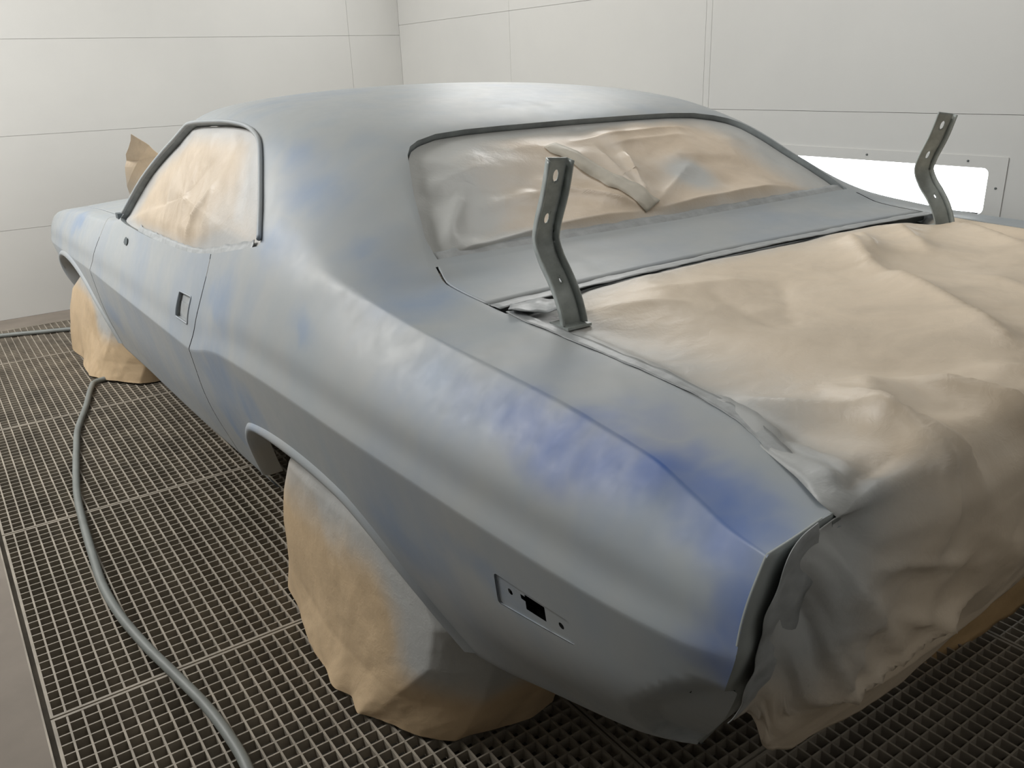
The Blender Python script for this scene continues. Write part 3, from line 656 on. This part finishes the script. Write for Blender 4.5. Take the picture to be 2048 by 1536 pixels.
# taped mirror hole on the door
Pm, _ = inv_yz(np.array([3.31]), np.array([.775]), 3.3, 4.6); x, y, z = Pm[0]
V = []; rng = random.Random(4)
for k in range(9):
    a = 2*math.pi*k/9; r = .013*(.7+.6*rng.random()); V.append((x-.004+.35*r*math.sin(a), y+r*2.2*math.cos(a), z+r*math.sin(a)))
o = obj('taped_mirror_hole', V, [tuple(range(9))], M['gap'], doors[0], smooth=False); solid(o, .002)
# ---- window jambs, drip rail
def window_jamb(poly, s0, t0, depth, name, mat, xy=False, n=4):
    poly = ccw(list(poly)); L = []
    for i in range(len(poly)):
        a, b2 = np.array(poly[i]), np.array(poly[(i+1) % len(poly)])
        for k in range(n): L.append(a+(b2-a)*k/n)
    L = np.array(L)
    if xy:
        m = L[:, 0] > XC; Lx = np.where(m, 2*XC-L[:, 0], L[:, 0]); P, N = inv_xy(Lx, L[:, 1], 1.7, 7.6)
        P[m] = mirror(P[m]); N[m] = N[m]*[-1, 1, 1]; Nm = np.array([0, -.5, .86]); N = np.tile(Nm, (len(P), 1))
    else:
        P, N = inv_yz(L[:, 0], L[:, 1], s0, t0); Nm = np.array([-.86, 0, .5]); N = np.tile(Nm, (len(P), 1))
    return L, P, N
wl, WP, WN = window_jamb(SIDE_WIN, 2.6, 6, .04, '', None)
n = len(WP); inn = WP-WN*.022; V = [tuple(p) for p in WP+WN*.0]+[tuple(p) for p in inn]; Fc = [(k, (k+1) % n, n+(k+1) % n, n+k) for k in range(n)]
for sg in (0, 1):
    vv = [(2*XC-x, y, z) for x, y, z in V] if sg else V; o = obj('window_jamb', vv, Fc, M['trim'], body)
# drip moulding above the side window: runs up the A pillar, over the roof side and down the rear edge
sel = [k for k in range(n) if (WP[k, 2] > 1.06 or (WP[k, 1] > 2.9 and WP[k, 2] > .835) or (WP[k, 1] < 2.3 and WP[k, 2] > .955))]
sel = sorted(sel, key=lambda k: math.atan2(WP[k, 2]-.9, WP[k, 1]-2.6)); line = [tuple(WP[k]+np.array([-.004, 0, .004])) for k in sel]
line = catmull(line[::3]+[line[-1]], 3)
for sg in (0, 1):
    vv = [(2*XC-p[0], p[1], p[2]) for p in line] if sg else line; Vt, Ft = tube_mesh(vv, .006, 8); o = obj('drip_moulding', Vt, Ft, M['primer'], body)
bl, BP, BN = window_jamb(BACK, 0, 0, 0, '', None, True)
n = len(BP); V = [tuple(p) for p in BP]+[tuple(p) for p in BP-BN*.026]; Fc = [(k, (k+1) % n, n+(k+1) % n, n+k) for k in range(n)]
obj('rear_window_jamb', V, Fc, M['trim'], body)
# base block of the A pillar mirror patch
Vb, Fb = boxes([(.622, .640, 3.545, 3.585, .822, .842)]); o = obj('pillar_clip', Vb, Fb, M['gap'], body, smooth=False)
V, Fc = boxes([(.80, 2.20, 1.12, 1.238, .872, .886), (.80, 2.20, 1.232, 1.238, .872, .912)]); obj('trunk_gutter', V, Fc, M['inner'], car, smooth=False)
# ---- trunk hinges: pressed U channels on goosenecks
HP = [(1.118, 1.170), (1.133, 1.117), (1.154, 1.065), (1.161, 1.030), (1.146, .997), (1.122, .967), (1.103, .939), (1.091, .912), (1.086, .895)]
def hinge(x, LF=(.022, .6, .016), phi=14, dy=0):
    pts = np.array(catmull([np.array(p) for p in HP], 6)); n = len(pts); tn = np.gradient(pts, axis=0); tn /= np.linalg.norm(tn, axis=1)[:, None]
    nr = np.stack([tn[:, 1], -tn[:, 0]], 1); nr = np.where((nr[:, :1] > 0), -nr, nr)      # rearward (toward -Y)
    arc = np.concatenate([[0], np.cumsum(np.linalg.norm(np.diff(pts, axis=0), axis=1))]); V = []; Fc = []
    slots = [disc(.002, .030, .0048, .0105, 12), disc(.002, .108, .0042, .0100, 12), disc(.004, .225, .002, .005, 8)]
    xs = [-.0185, -.0145, -.0095, -.0045, 0, .0045, .0095, .0145, .0185]; sl = [ccw(s) for s in slots]
    cp_, sp_ = math.cos(math.radians(phi)), math.sin(math.radians(phi))
    def pos(u, w, i):
        uu = u*cp_-w*sp_; ww = u*sp_+w*cp_
        return (x+uu, pts[i, 0]+dy+nr[i, 0]*ww, pts[i, 1]+nr[i, 1]*ww)
    for i in range(n-1):
        for a, b_ in zip(xs[:-1], xs[1:]):
            q = [(a, arc[i], pos(a, 0, i)), (b_, arc[i], pos(b_, 0, i)), (b_, arc[i+1], pos(b_, 0, i+1)), (a, arc[i+1], pos(a, 0, i+1))]
            pcs = [q]
            for s in sl:
                nx = []
                for pc in pcs: o_, _ = clip_poly(pc, s); nx += o_
                pcs = nx
            for pc in pcs: b0 = len(V); V += [p[2] for p in pc]; Fc.append(tuple(range(b0, b0+len(pc))))
        for u, sg, fl in ((-.0185, -LF[1], LF[0]), (.0185, 1, LF[2])):
            f0 = fl; b0 = len(V); V += [pos(u, 0, i), pos(u, 0, i+1), pos(u+sg*.003, f0*.5, i+1), pos(u+sg*.003, f0*.5, i)]; Fc.append((b0, b0+1, b0+2, b0+3))
            b0 = len(V); V += [pos(u+sg*.003, f0*.5, i), pos(u+sg*.003, f0*.5, i+1), pos(u+sg*.005, f0, i+1), pos(u+sg*.005, f0, i)]; Fc.append((b0, b0+1, b0+2, b0+3))
    o = obj('trunk_hinge', V, Fc, M['steel'], car); merge(o, 1e-4); solid(o, .0028, 0)
    # foot flange
    Vb, Fb = boxes([(x-.026, x+.026, 1.062+dy, 1.112+dy, .893, .898)]); obj('hinge_foot', Vb, Fb, M['steel'], o, smooth=False)
    return o
hl = hinge(.87); hl['label'] = 'bare steel gooseneck trunk hinge with slotted holes'
hr = hinge(2*XC-.87, (.013, 1, .013), 34, .055); hr['label'] = 'bare steel gooseneck trunk hinge against the bright window'
# ------------------------------------------------------------------ masking paper
def sheet(name, P, mat, spray, label=None, cat='masking paper', th=.0012, parent=None):
    """P: (n,m,3) grid of points"""
    n, m = P.shape[:2]; V = P.reshape(-1, 3); Fc = [(i*m+j, i*m+j+1, (i+1)*m+j+1, (i+1)*m+j) for i in range(n-1) for j in range(m-1)]
    o = obj(name, V, Fc, M[mat], parent, attr={'spray': np.asarray(spray).ravel()}); solid(o, th, 0)
    if label: tag(o, label, cat)
    return o
def blob_fill(poly_pts, Nrm, name, mat, depth, bulge, seed, folds, label, kx, ky, spray_w, u_ax, v_ax, rough=.004, res=(90, 60), centre_spray=()):
    """sheet filling a closed outline (n,3) by rings towards the centre, pushed in by depth and bulged out"""
    c = poly_pts.mean(0); n = len(poly_pts); K = res[1]; V = []; sp = []
    for k in range(K+1):
        f = 1-k/K
        f2 = f**.9
        for i in range(n): V.append(c+(poly_pts[i]-c)*f2); sp.append(k/K)
    V = np.array(V); sp = np.array(sp); u = (V-c)@u_ax; v = (V-c)@v_ax
    d = np.zeros(len(V))
    for (p, q, w, h) in folds: d += h*fold(u, v, p, q, w)
    edge = smooth(sp/.12)
    d = d*edge+edge*(rough*2*facet(u*kx, v*ky, seed)+rough*vnoise(u*kx*3, v*ky*3, seed+3))+bulge*smooth(sp/.5)
    V = V+Nrm*(d-depth)[:, None]
    s = 1.25-1.25*np.clip(sp/spray_w, 0, 1)**.8+.35*vnoise(u*6, v*6, seed+9)
    for (pu, pv, r, a) in centre_spray: s += a*np.exp(-((u-pu)**2+(v-pv)**2)/r**2)
    Fc = [(k*n+i, k*n+(i+1) % n, (k+1)*n+(i+1) % n, (k+1)*n+i) for k in range(K) for i in range(n)]
    o = obj(name, V, Fc, M[mat], None, attr={'spray': s}); return tag(o, label, 'masking paper')
def resample(P, n):
    P = np.vstack([P, P[:1]]); L = np.concatenate([[0], np.cumsum(np.linalg.norm(np.diff(P, axis=0), axis=1))]); q = np.linspace(0, L[-1], n, endpoint=False)
    return np.stack([np.interp(q, L, P[:, k]) for k in range(3)], 1)
# side window (left)
Nw = np.array([-.86, 0, .5]); ring = resample(WP, 150)
cW = ring.mean(0); ring_in = cW+(ring-cW)*.985
ua = np.array([0, -1., 0]); va = np.cross(Nw, ua); va = va/np.linalg.norm(va); va = va if va[2] > 0 else -va
sw = blob_fill(ring_in, Nw, 'side_window_paper', 'paper_side', .018, .012, 5, [((.09, -.14), (.27, .08), .018, .012), ((.09, -.14), (-.02, .05), .02, .006), ((-.20, -.15), (-.16, .15), .018, .006), ((.02, -.1), (.02, .14), .02, .005), ((-.05, -.1), (-.04, .15), .015, .005), ((.18, -.1), (.14, .13), .02, .006), ((.3, -.1), (.24, .1), .02, .006)],
               'kraft paper greyed with overspray filling the side window of the car', 7, 7, .38, ua, va, .004, centre_spray=[(-.15, 0, .2, .15), (.45, -.1, .22, .7)])
# tape along the sill
def tape_line(P, N, w, name, parent, mat='tape', amp=.003, seed=1, th=.0012):
    P = np.array(P); n = len(P); t = np.gradient(P, axis=0); t /= np.linalg.norm(t, axis=1)[:, None]; N = np.array(N, float); b_ = np.cross(t, N); b_ /= np.linalg.norm(b_, axis=1)[:, None]
    V = []; m = 5; arc = np.concatenate([[0], np.cumsum(np.linalg.norm(np.diff(P, axis=0), axis=1))])
    for k in range(m):
        f = k/(m-1)-.5; nn = amp*(vnoise(arc*60, np.full(n, k*1.7), seed)+1.4*vnoise(arc*18, np.full(n, k*.6), seed+5))
        e = .18*w*vnoise(arc*35, np.full(n, k*3.), seed+2)*(1 if k in (0, m-1) else 0)
        V.append(P+b_*(f*w+e)[:, None]+N*(nn+amp)[:, None])
    V = np.array(V); Fc = [(k*n+i, k*n+i+1, (k+1)*n+i+1, (k+1)*n+i) for k in range(m-1) for i in range(n-1)]
    o = obj(name, V.reshape(-1, 3), Fc, M[mat], parent); solid(o, th, 0); return o
lowline = np.array([p for p in ring if p[2] < .955 and p[1] < 3.25 and p[1] > 1.97]); lowline = lowline[np.argsort(lowline[:, 1])]; lowline = cW+(lowline-cW)*.965-Nw*.014
tape_line(np.array(catmull(lowline[::4], 5)), Nw, .034, 'masking_tape', sw, seed=3, amp=.004)
# rear window
Nb = np.array([0, -.52, .854]); ring = resample(BP, 190); cB = ring.mean(0); ring_in = cB+(ring-cB)*.992
ub = np.array([1., 0, 0]); vb = np.cross(Nb, ub); vb = vb if vb[2] > 0 else -vb
rw = blob_fill(ring_in, Nb, 'rear_window_paper', 'paper_rear', .016, .012, 11, [((-.16, .16), (-.04, -.15), .024, .018), ((-.05, -.15), (.06, .12), .020, .016), ((-.05, -.15), (-.30, .02), .018, .014), ((-.05, -.15), (-.02, .15), .018, .010), ((-.05, -.15), (-.42, -.15), .03, .012), ((-.05, -.15), (.50, -.14), .03, .016), ((-.05, -.15), (.25, .02), .03, .012), ((-.66, -.19), (-.48, .03), .03, .018), ((-.64, -.18), (-.35, -.15), .02, .012), ((-.08, .165), (.42, .17), .018, .014), ((-.02, .13), (.36, .125), .03, .010), ((-.62, .02), (-.35, .10), .04, .010), ((-.50, -.06), (-.28, -.02), .03, .008), ((.1, .05), (.5, .0), .06, .008)],
               'kraft paper with grey overspray masking the rear window', 5, 7, .34, ub, vb, .006, centre_spray=[(-.45, .12, .25, .6), (-.1, .17, .2, .35), (.18, -.045, .075, 1.3), (.1, -.2, .3, .25), (-.52, -.1, .14, .45), (.55, .05, .2, .3)])
# pale tape patch in the middle of the rear window paper
a0 = cB+ub*(-.155)+vb*.15; a1 = cB+ub*(-.045)+vb*(-.145); pl = np.array([a0+(a1-a0)*t for t in np.linspace(0, 1, 40)])+Nb*.001
M['palepaper'] = plain('pale_tape', (.55, .51, .43), .5, 0, .1, 20, .2)
tp = tape_line(pl, Nb, .060, 'masking_tape', rw, 'palepaper', .0012, 8)
rv = np.array([v.co[:] for v in rw.data.vertices]); ru, rvv = (rv-cB)@ub, (rv-cB)@vb; rh = (rv-cB)@Nb
for v in tp.data.vertices:                      # drape the strip onto the crumpled sheet
    d = np.array(v.co[:])-cB; k = np.argsort((ru-d@ub)**2+(rvv-d@vb)**2)[:4]; h = rh[k].mean()+.0025+.3*((d@Nb)-.001)
    v.co = Vector(cB+ub*(d@ub)+vb*(d@vb)+Nb*h)
lw = np.array([p for p in ring if p[1] < 1.458 and abs(p[0]-XC) < .7]); lw = lw[np.argsort(lw[:, 0])]; lw = lw+np.array([0, .014, .001])
tape_line(np.array(catmull(lw[::3], 4)), Nb, .034, 'masking_tape', rw, amp=.0006, seed=21)
# ---- trunk: big sheet over the opening, wrapped over the tail and hanging down the rear
nx_, ny_ = 150, 170
A = np.linspace(0, 1, nx_)
k7 = ROW[7]
def deck_edge(y):
    yy = k7[:14, 2]; return np.interp(y, yy, k7[:14, 1]), np.interp(y, yy, k7[:14, 3])
rearZ = lambda x: np.interp(np.minimum(x, 2*XC-x), [.60, .633, .672, .691, .742, .794, .907, 1.019, 1.091, 1.37, 1.5], [.632, .591, .545, .528, .495, .487, .459, .445, .473, .531, .54])
PT = np.zeros((ny_, nx_, 3)); SPT = np.zeros((ny_, nx_))
B = np.linspace(0, 1, ny_)
for i, b_ in enumerate(B):
    if b_ < .55:                       # deck part
        y = 1.222-(1.222-.452)*(b_/.55); xl, z = deck_edge(y); xl += .004; xr = 2*XC-xl; x = xl+(xr-xl)*A
        e = np.minimum(x-xl, xr-x); sag = .010*smooth(e/.05)-.016*smooth((e-.03)/.12)+.020*smooth((e-.1)/.4)
        zz = z-.006+.014*np.sin(math.pi*A)**.6-sag*0+.004-.02*smooth(e/.06)*smooth((.25-e)/.2)
        fr = smooth((1.222-y)/.05)
        zz = zz-.012*(1-fr)
        back = smooth((.62-y)/.16); zz = zz+.006*back
        PT[i] = np.stack([x, np.full(nx_, y), zz], 1)
        SPT[i] = 1.5*np.exp(-e/.11)+1.3*np.exp(-(1.222-y)/.05)+.08*np.exp(-e/.4)
        SPT[i] = np.where(x > 1.7, 1.3*np.exp(-(1.222-y)/.04)+.0, SPT[i])
    else:
        f = (b_-.55)/.45
        xl = np.interp(f, [0, .08, .18, .3, .45, .6, .75, .88, 1], [.691, .660, .632, .612, .600, .594, .592, .594, .600]); xr = 2*XC-xl; x = xl+(xr-xl)*A
        zl = np.interp(f, [0, .08, .18, .3, .45, .6, .75, .88, 1], [.870, .866, .862, .850, .815, .775, .730, .685, .635])
        zb = rearZ(.600+(2*XC-1.2)*A); xt, zt = deck_edge(.44); ztop = zt+.010*np.sin(math.pi*A)**.6
        zin = ztop+(zb-ztop)*f; bl_ = smooth((x-xl)/.08); bl_ = np.where(A > .5, 1, bl_); z = zl*(1-bl_)+zin*bl_
        ed = np.minimum(x-xl, xr-x); hug = .10+.90*smooth(ed/.10)
        y = np.interp(z, [.40, .45, .55, .62, .68, .74, .80, .87, .885], [.553, .538, .508, .486, .462, .444, .437, .440, .450])-.004-(.022*smooth((ztop-z)/.05)+.014*np.sin(math.pi*f))*hug
        PT[i] = np.stack([x, y, z], 1)
        SPT[i] = 1.6*np.exp(-(x-xl)/.12)*(1-.6*smooth((f-.5)/.4))+.22*smooth((.95-f)/.6)*np.exp(-(x-xl)/.5)
X_, Y_ = PT[..., 0].copy(), PT[..., 1].copy(); arc = np.linspace(0, 1, ny_)[:, None]*np.ones(nx_)[None]
vv = np.where(arc < .55, 1.222-Y_, .77+(arc-.55)/.45*.48)            # distance along the sheet
edge = smooth(np.minimum(A, 1-A)/.02)[None]*smooth(arc/.02)
D = np.zeros_like(X_)
for (p, q, w, h) in [((1.70, .08), (1.45, .34), .040, .030), ((1.50, .28), (1.24, .72), .045, .034), ((2.15, .05), (1.88, .40), .04, .026), ((1.95, .32), (1.70, .62), .05, .020), ((1.80, .06), (1.56, .26), .035, .018), ((1.95, .05), (1.70, .30), .035, .020), ((1.62, .40), (1.50, .75), .06, .016), ((1.36, .18), (1.09, .43), .05, -.012), ((1.17, .16), (1.09, .43), .04, -.010), ((1.02, .10), (1.30, .20), .05, .010), ((.93, .10), (1.08, .22), .03, .008),
                     ((.86, .10), (.83, .50), .018, .010), ((.82, .45), (.76, .80), .022, .016), ((.85, .50), (.92, .86), .02, .020), ((.94, .58), (.82, .92), .018, .018), ((1.02, .64), (1.12, .84), .018, .016), ((.78, .55), (.70, .80), .016, .014), ((1.14, .66), (1.24, .86), .018, .014), ((1.0, .60), (.86, .74), .03, .016), ((1.30, .68), (1.22, .82), .018, .010),
                     ((.66, .84), (.84, 1.06), .018, .014), ((.66, 1.10), (.98, .98), .022, .022), ((.64, .95), (.78, 1.12), .014, .014), ((.74, .90), (.70, 1.12), .014, .014), ((.78, .96), (.98, 1.04), .020, .018), ((.9, .86), (1.2, 1.05), .05, .014), ((.70, 1.14), (1.3, 1.06), .05, .016), ((1.25, .72), (1.30, .95), .02, .010), ((1.38, .7), (1.45, .95), .02, .010), ((.72, .86), (.92, .92), .02, .012), ((.80, 1.08), (.70, .98), .012, .010), ((1.0, .9), (1.05, 1.1), .03, .010)]:
    D += h*fold(X_, vv, p, q, w)
near = smooth((vv-.45)/.25)*smooth((1.15-vv)/.2); leftc = np.exp(-np.clip(X_-.68, 0, 9)/.25)
D += (.002+.014*near*leftc+.004*near)*2*facet(X_*11, vv*11, 31)+.004*facet(X_*5, vv*6, 37)+.0012*vnoise(X_*60, vv*60, 5)+.010*np.exp(-np.clip(X_-.62, 0, 9)/.14)*smooth((vv-.62)/.2)*facet(X_*24, vv*17, 44)
D *= edge
gx = np.gradient(PT, axis=1); gy = np.gradient(PT, axis=0); Nn = np.cross(gx, gy); Nn /= np.linalg.norm(Nn, axis=2, keepdims=True); Nn = np.where(Nn[..., 2:]+(-Nn[..., 1:2])*.5 < 0, -Nn, Nn)
PT = PT+Nn*D[..., None]
SPT += .18*vnoise(X_*7, vv*7, 41)
trunk = sheet('trunk_paper', PT, 'paper', SPT, 'large sheet of tan kraft paper draped over the open trunk and hanging down the tail')
# tape along the front edge of the trunk opening, along the left edge and down the tail corner
xs = np.linspace(.80, 2.20, 90); L = np.stack([xs, np.full(90, 1.216), np.interp(xs, [.8, 1.08, 1.5, 1.92, 2.2], [.911, .917, .921, .917, .911])], 1)
tape_line(L, (0, 0, 1), .032, 'masking_tape', trunk, amp=.0015, seed=51)
L = np.stack([np.linspace(.815, .90, 20), np.linspace(1.19, 1.12, 20), np.linspace(.909, .913, 20)], 1); tape_line(L, (0, 0, 1), .07, 'masking_tape', trunk, amp=.006, seed=57)
ys = np.linspace(1.18, .47, 70); xl, zl = deck_edge(ys); L = np.stack([xl+.020, ys, zl+.000], 1); tape_line(L, (0, 0, 1), .024, 'masking_tape', trunk, amp=.0012, seed=53)
L = np.array(catmull([(.655, .433, .858), (.628, .432, .848), (.610, .431, .815), (.602, .434, .775), (.600, .441, .730), (.604, .455, .685), (.612, .475, .645)], 10)); tape_line(L, (0, -1, 0), .05, 'masking_tape', trunk, amp=.004, seed=55)
# ---- brown paper hanging below the tail
n1, n2 = 60, 40; U, W = np.meshgrid(np.linspace(0, 1, n1), np.linspace(0, 1, n2)); 
Xh = 1.50+1.05*U; Zh = .46-(.44+.05*np.sin(U*9)-.10*(U < .06))*W; Yh = .72+.05*np.sin(U*5+W*2)+.04*W
Ph = np.stack([Xh, Yh+.05*facet(U*6, W*3, 61)+.01*vnoise(U*30, W*20, 62), Zh], 2)
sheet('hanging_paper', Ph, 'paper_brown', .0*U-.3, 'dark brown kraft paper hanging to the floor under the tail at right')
# ---- wheel covers: crumpled paper bags around the wheels
def bag(name, rings, seed, label, spray_f, dy=0, amp=.020):
    """rings: list of (z, [(x, y)...]) with equal point counts, bottom to top"""
    zs = np.array([r[0] for r in rings]); Kp = np.array([r[1] for r in rings], float)          # (R,m,2)
    m = Kp.shape[1]; nth, nz = 220, 110; th = np.linspace(0, m, nth, endpoint=False)
    def loop(pts):
        i = np.floor(th).astype(int); f = th-i; a = pts[i-1]; b_ = pts[i % m]; c = pts[(i+1) % m]; d = pts[(i+2) % m]; f = f[:, None]
        cr = .5*((2*b_)+(c-a)*f+(2*a-5*b_+4*c-d)*f*f+(-a+3*b_-3*c+d)*f**3); li = b_+(c-b_)*f
        return .45*cr+.55*li
    loops = np.array([loop(k) for k in Kp]); zq = np.linspace(0, 1, nz)
    zz = np.interp(zq, np.linspace(0, 1, len(zs)), zs); P = np.zeros((nz, nth, 3))
    for j in range(2): P[..., j] = np.array([np.interp(zz, zs, loops[:, k, j]) for k in range(nth)]).T
    P[..., 2] = zz[:, None]; cen = np.array([np.mean(Kp[..., 0]), np.mean(Kp[..., 1])])
    out = P[..., :2]-cen; out /= np.linalg.norm(out, axis=2, keepdims=True)
    TH, ZZ = np.meshgrid(th/m, zq); bot = .45+1.0*np.exp(-ZZ/.22)
    dsp = amp*bot*(1.3*facet(TH*9, ZZ*2.6+.4, seed, 9)+.7*facet(TH*14, ZZ*4.2, seed+2, 14)+.5*np.exp(-ZZ/.25)*facet(TH*29, ZZ*6, seed+3, 29)+.3*facet(TH*23, ZZ*7, seed+11, 23))+.0015*vnoise(TH*80, ZZ*26, seed+4)
    top = smooth((1-ZZ)/.15); P[..., :2] += out*(dsp*top)[..., None]
    P[..., 2] += .012*(1-smooth(ZZ/.12))*(facet(TH*23, ZZ*2, seed+8, 23)+.45)+.004
    P[..., 2] = np.maximum(P[..., 2], .003)
    P[..., 1] += dy
    V = P.reshape(-1, 3); Fc = [(i*nth+j, i*nth+(j+1) % nth, (i+1)*nth+(j+1) % nth, (i+1)*nth+j) for i in range(nz-1) for j in range(nth)]
    s = spray_f(P[..., 0], P[..., 1]-dy, P[..., 2], TH)+.2*vnoise(TH*20, ZZ*8, seed+6)
    o = obj(name, V, Fc, M['paper_bag'], None, attr={'spray': s.ravel()}); return tag(o, label, 'wheel cover', 'paper wheel covers')
RG = [(0., [(.62, 2.02), (.565, 1.76), (.528, 1.53), (.55, 1.39), (.66, 1.22), (.90, 1.165), (.96, 1.35), (.95, 1.9)]),
      (.10, [(.612, 1.99), (.578, 1.74), (.560, 1.52), (.585, 1.32), (.69, 1.18), (.90, 1.16), (.94, 1.35), (.93, 1.9)]),
      (.22, [(.612, 1.98), (.580, 1.74), (.575, 1.50), (.607, 1.21), (.70, 1.13), (.90, 1.15), (.92, 1.35), (.92, 1.88)]),
      (.32, [(.612, 1.94), (.585, 1.74), (.582, 1.50), (.612, 1.185), (.70, 1.12), (.88, 1.15), (.92, 1.35), (.92, 1.86)]),
      (.42, [(.612, 1.88), (.592, 1.72), (.592, 1.52), (.612, 1.24), (.69, 1.17), (.86, 1.19), (.92, 1.38), (.92, 1.82)]),
      (.54, [(.645, 1.74), (.630, 1.66), (.630, 1.55), (.64, 1.42), (.72, 1.38), (.84, 1.38), (.90, 1.46), (.90, 1.70)]),
      (.58, [(.70, 1.64), (.70, 1.62), (.70, 1.56), (.70, 1.53), (.74, 1.52), (.80, 1.52), (.82, 1.55), (.82, 1.62)])]
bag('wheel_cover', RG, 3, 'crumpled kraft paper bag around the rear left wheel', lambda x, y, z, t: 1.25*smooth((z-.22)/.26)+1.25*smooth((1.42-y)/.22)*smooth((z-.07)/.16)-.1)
RG2 = [(z, [(x, y-1.62) for x, y in r]) for z, r in RG]
for k_, fr_ in enumerate(([(.515, .50), (.506, .20), (.502, -.05), (.520, -.20)], [(.528, .50), (.524, .20), (.524, -.06), (.550, -.25)], [(.548, .48), (.546, .18), (.550, -.08), (.585, -.33)], [(.575, .44), (.566, .16), (.568, -.10), (.600, -.38)])):
    RG2[k_] = (RG2[k_][0], fr_+RG2[k_][1][4:])
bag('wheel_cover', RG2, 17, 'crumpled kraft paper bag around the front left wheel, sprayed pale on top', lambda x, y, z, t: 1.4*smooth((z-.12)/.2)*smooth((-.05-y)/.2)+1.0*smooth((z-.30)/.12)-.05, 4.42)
# ---- paper standing up at the base of the windshield
def ws():
    V = [(.705, 3.70, .80), (.70, 3.66, .93), (.70, 3.62, 1.03), (.705, 3.44, 1.135), (.76, 3.46, 1.09), (.80, 3.50, 1.05), (.82, 3.52, 1.07), (.90, 3.60, 1.02), (1.2, 3.72, .98), (1.25, 3.82, .83), (.95, 3.78, .82), (.80, 3.60, .95), (.74, 3.58, 1.03), (.86, 3.66, .93)]
    Fc = [(0, 1, 11), (1, 2, 12), (2, 3, 12), (3, 4, 12), (4, 5, 12), (5, 11, 12), (1, 12, 11), (5, 6, 11), (6, 7, 13), (6, 13, 11), (7, 8, 13), (8, 9, 10), (8, 10, 13), (10, 0, 11), (10, 11, 13)]
    o = obj('windshield_paper', V, Fc, M['paper'], None, smooth=False, attr={'spray': [.9, .6, .2, 0, 0, 0, 0, 0, 0, .5, .8, .3, 0, .2]})
    o.data.polygons.foreach_set('use_smooth', [False]*len(o.data.polygons))
    b = bmesh.new(); b.from_mesh(o.data); bmesh.ops.subdivide_edges(b, edges=b.edges, cuts=3, use_grid_fill=True)
    for v in b.verts: v.co += Vector((vnoise(v.co.y*30, v.co.z*30, 3), vnoise(v.co.x*30, v.co.z*30, 4), 0))*.012
    b.to_mesh(o.data); b.free(); solid(o, .0012, 0); return tag(o, 'peaked sheet of kraft paper standing up at the windshield base', 'masking paper')
ws()
# masked windshield itself
S, T = np.meshgrid(np.linspace(3.055, 3.70, 24), np.linspace(7.03, 9, 30)); Pw = evalP(S, T); Pw[..., 2] -= .004; full = np.concatenate([Pw, mirror(Pw[::-1])[1:]], 0)
full[..., 2] += .006*facet(full[..., 0]*7, full[..., 1]*7, 5)
sheet('windshield_mask', full, 'paper', .6+0*full[..., 0], 'kraft paper sheet masking the sloping windshield ahead of the roof')
# tan paper edge lying along the rear of the hood
S, T = np.meshgrid(np.linspace(3.72, 4.02, 10), np.linspace(7.4, 9, 24)); Pw = evalP(S, T); Pw[..., 2] += .012+.01*facet(S*9, T*4, 8)
full = np.concatenate([Pw, mirror(Pw[::-1])[1:]], 0)
sheet('cowl_paper', full, 'paper', -.2+0*full[..., 0], 'tan kraft paper strip lying across the rear of the hood')
# ------------------------------------------------------------------ air hose
HZ = .0125
hp_ = [(-.9, 5.46), (-.35, 5.43), (.0, 5.405), (.216, 5.367), (.40, 5.30), (.62, 5.20), (.80, 4.98), (.93, 4.72), (.80, 4.32), (.62, 4.20), (.50, 4.16), (.462, 4.08), (.40, 3.84), (.324, 3.575), (.285, 3.36), (.268, 3.263), (.225, 2.98), (.204, 2.747), (.19, 2.50), (.182, 2.306), (.190, 2.13), (.214, 1.953), (.243, 1.80), (.271, 1.647), (.284, 1.52), (.286, 1.409), (.27, 1.25), (.22, 1.05), (.12, .85), (-.05, .60), (-.3, .4)]
pts = catmull([(x, y, HZ) for x, y in hp_], 8); Vt, Ft = tube_mesh(pts, .0120, 12)
tag(obj('air_hose', Vt, Ft, M['hose']), 'grey rubber air hose snaking over the gratings beside the car', 'hose')
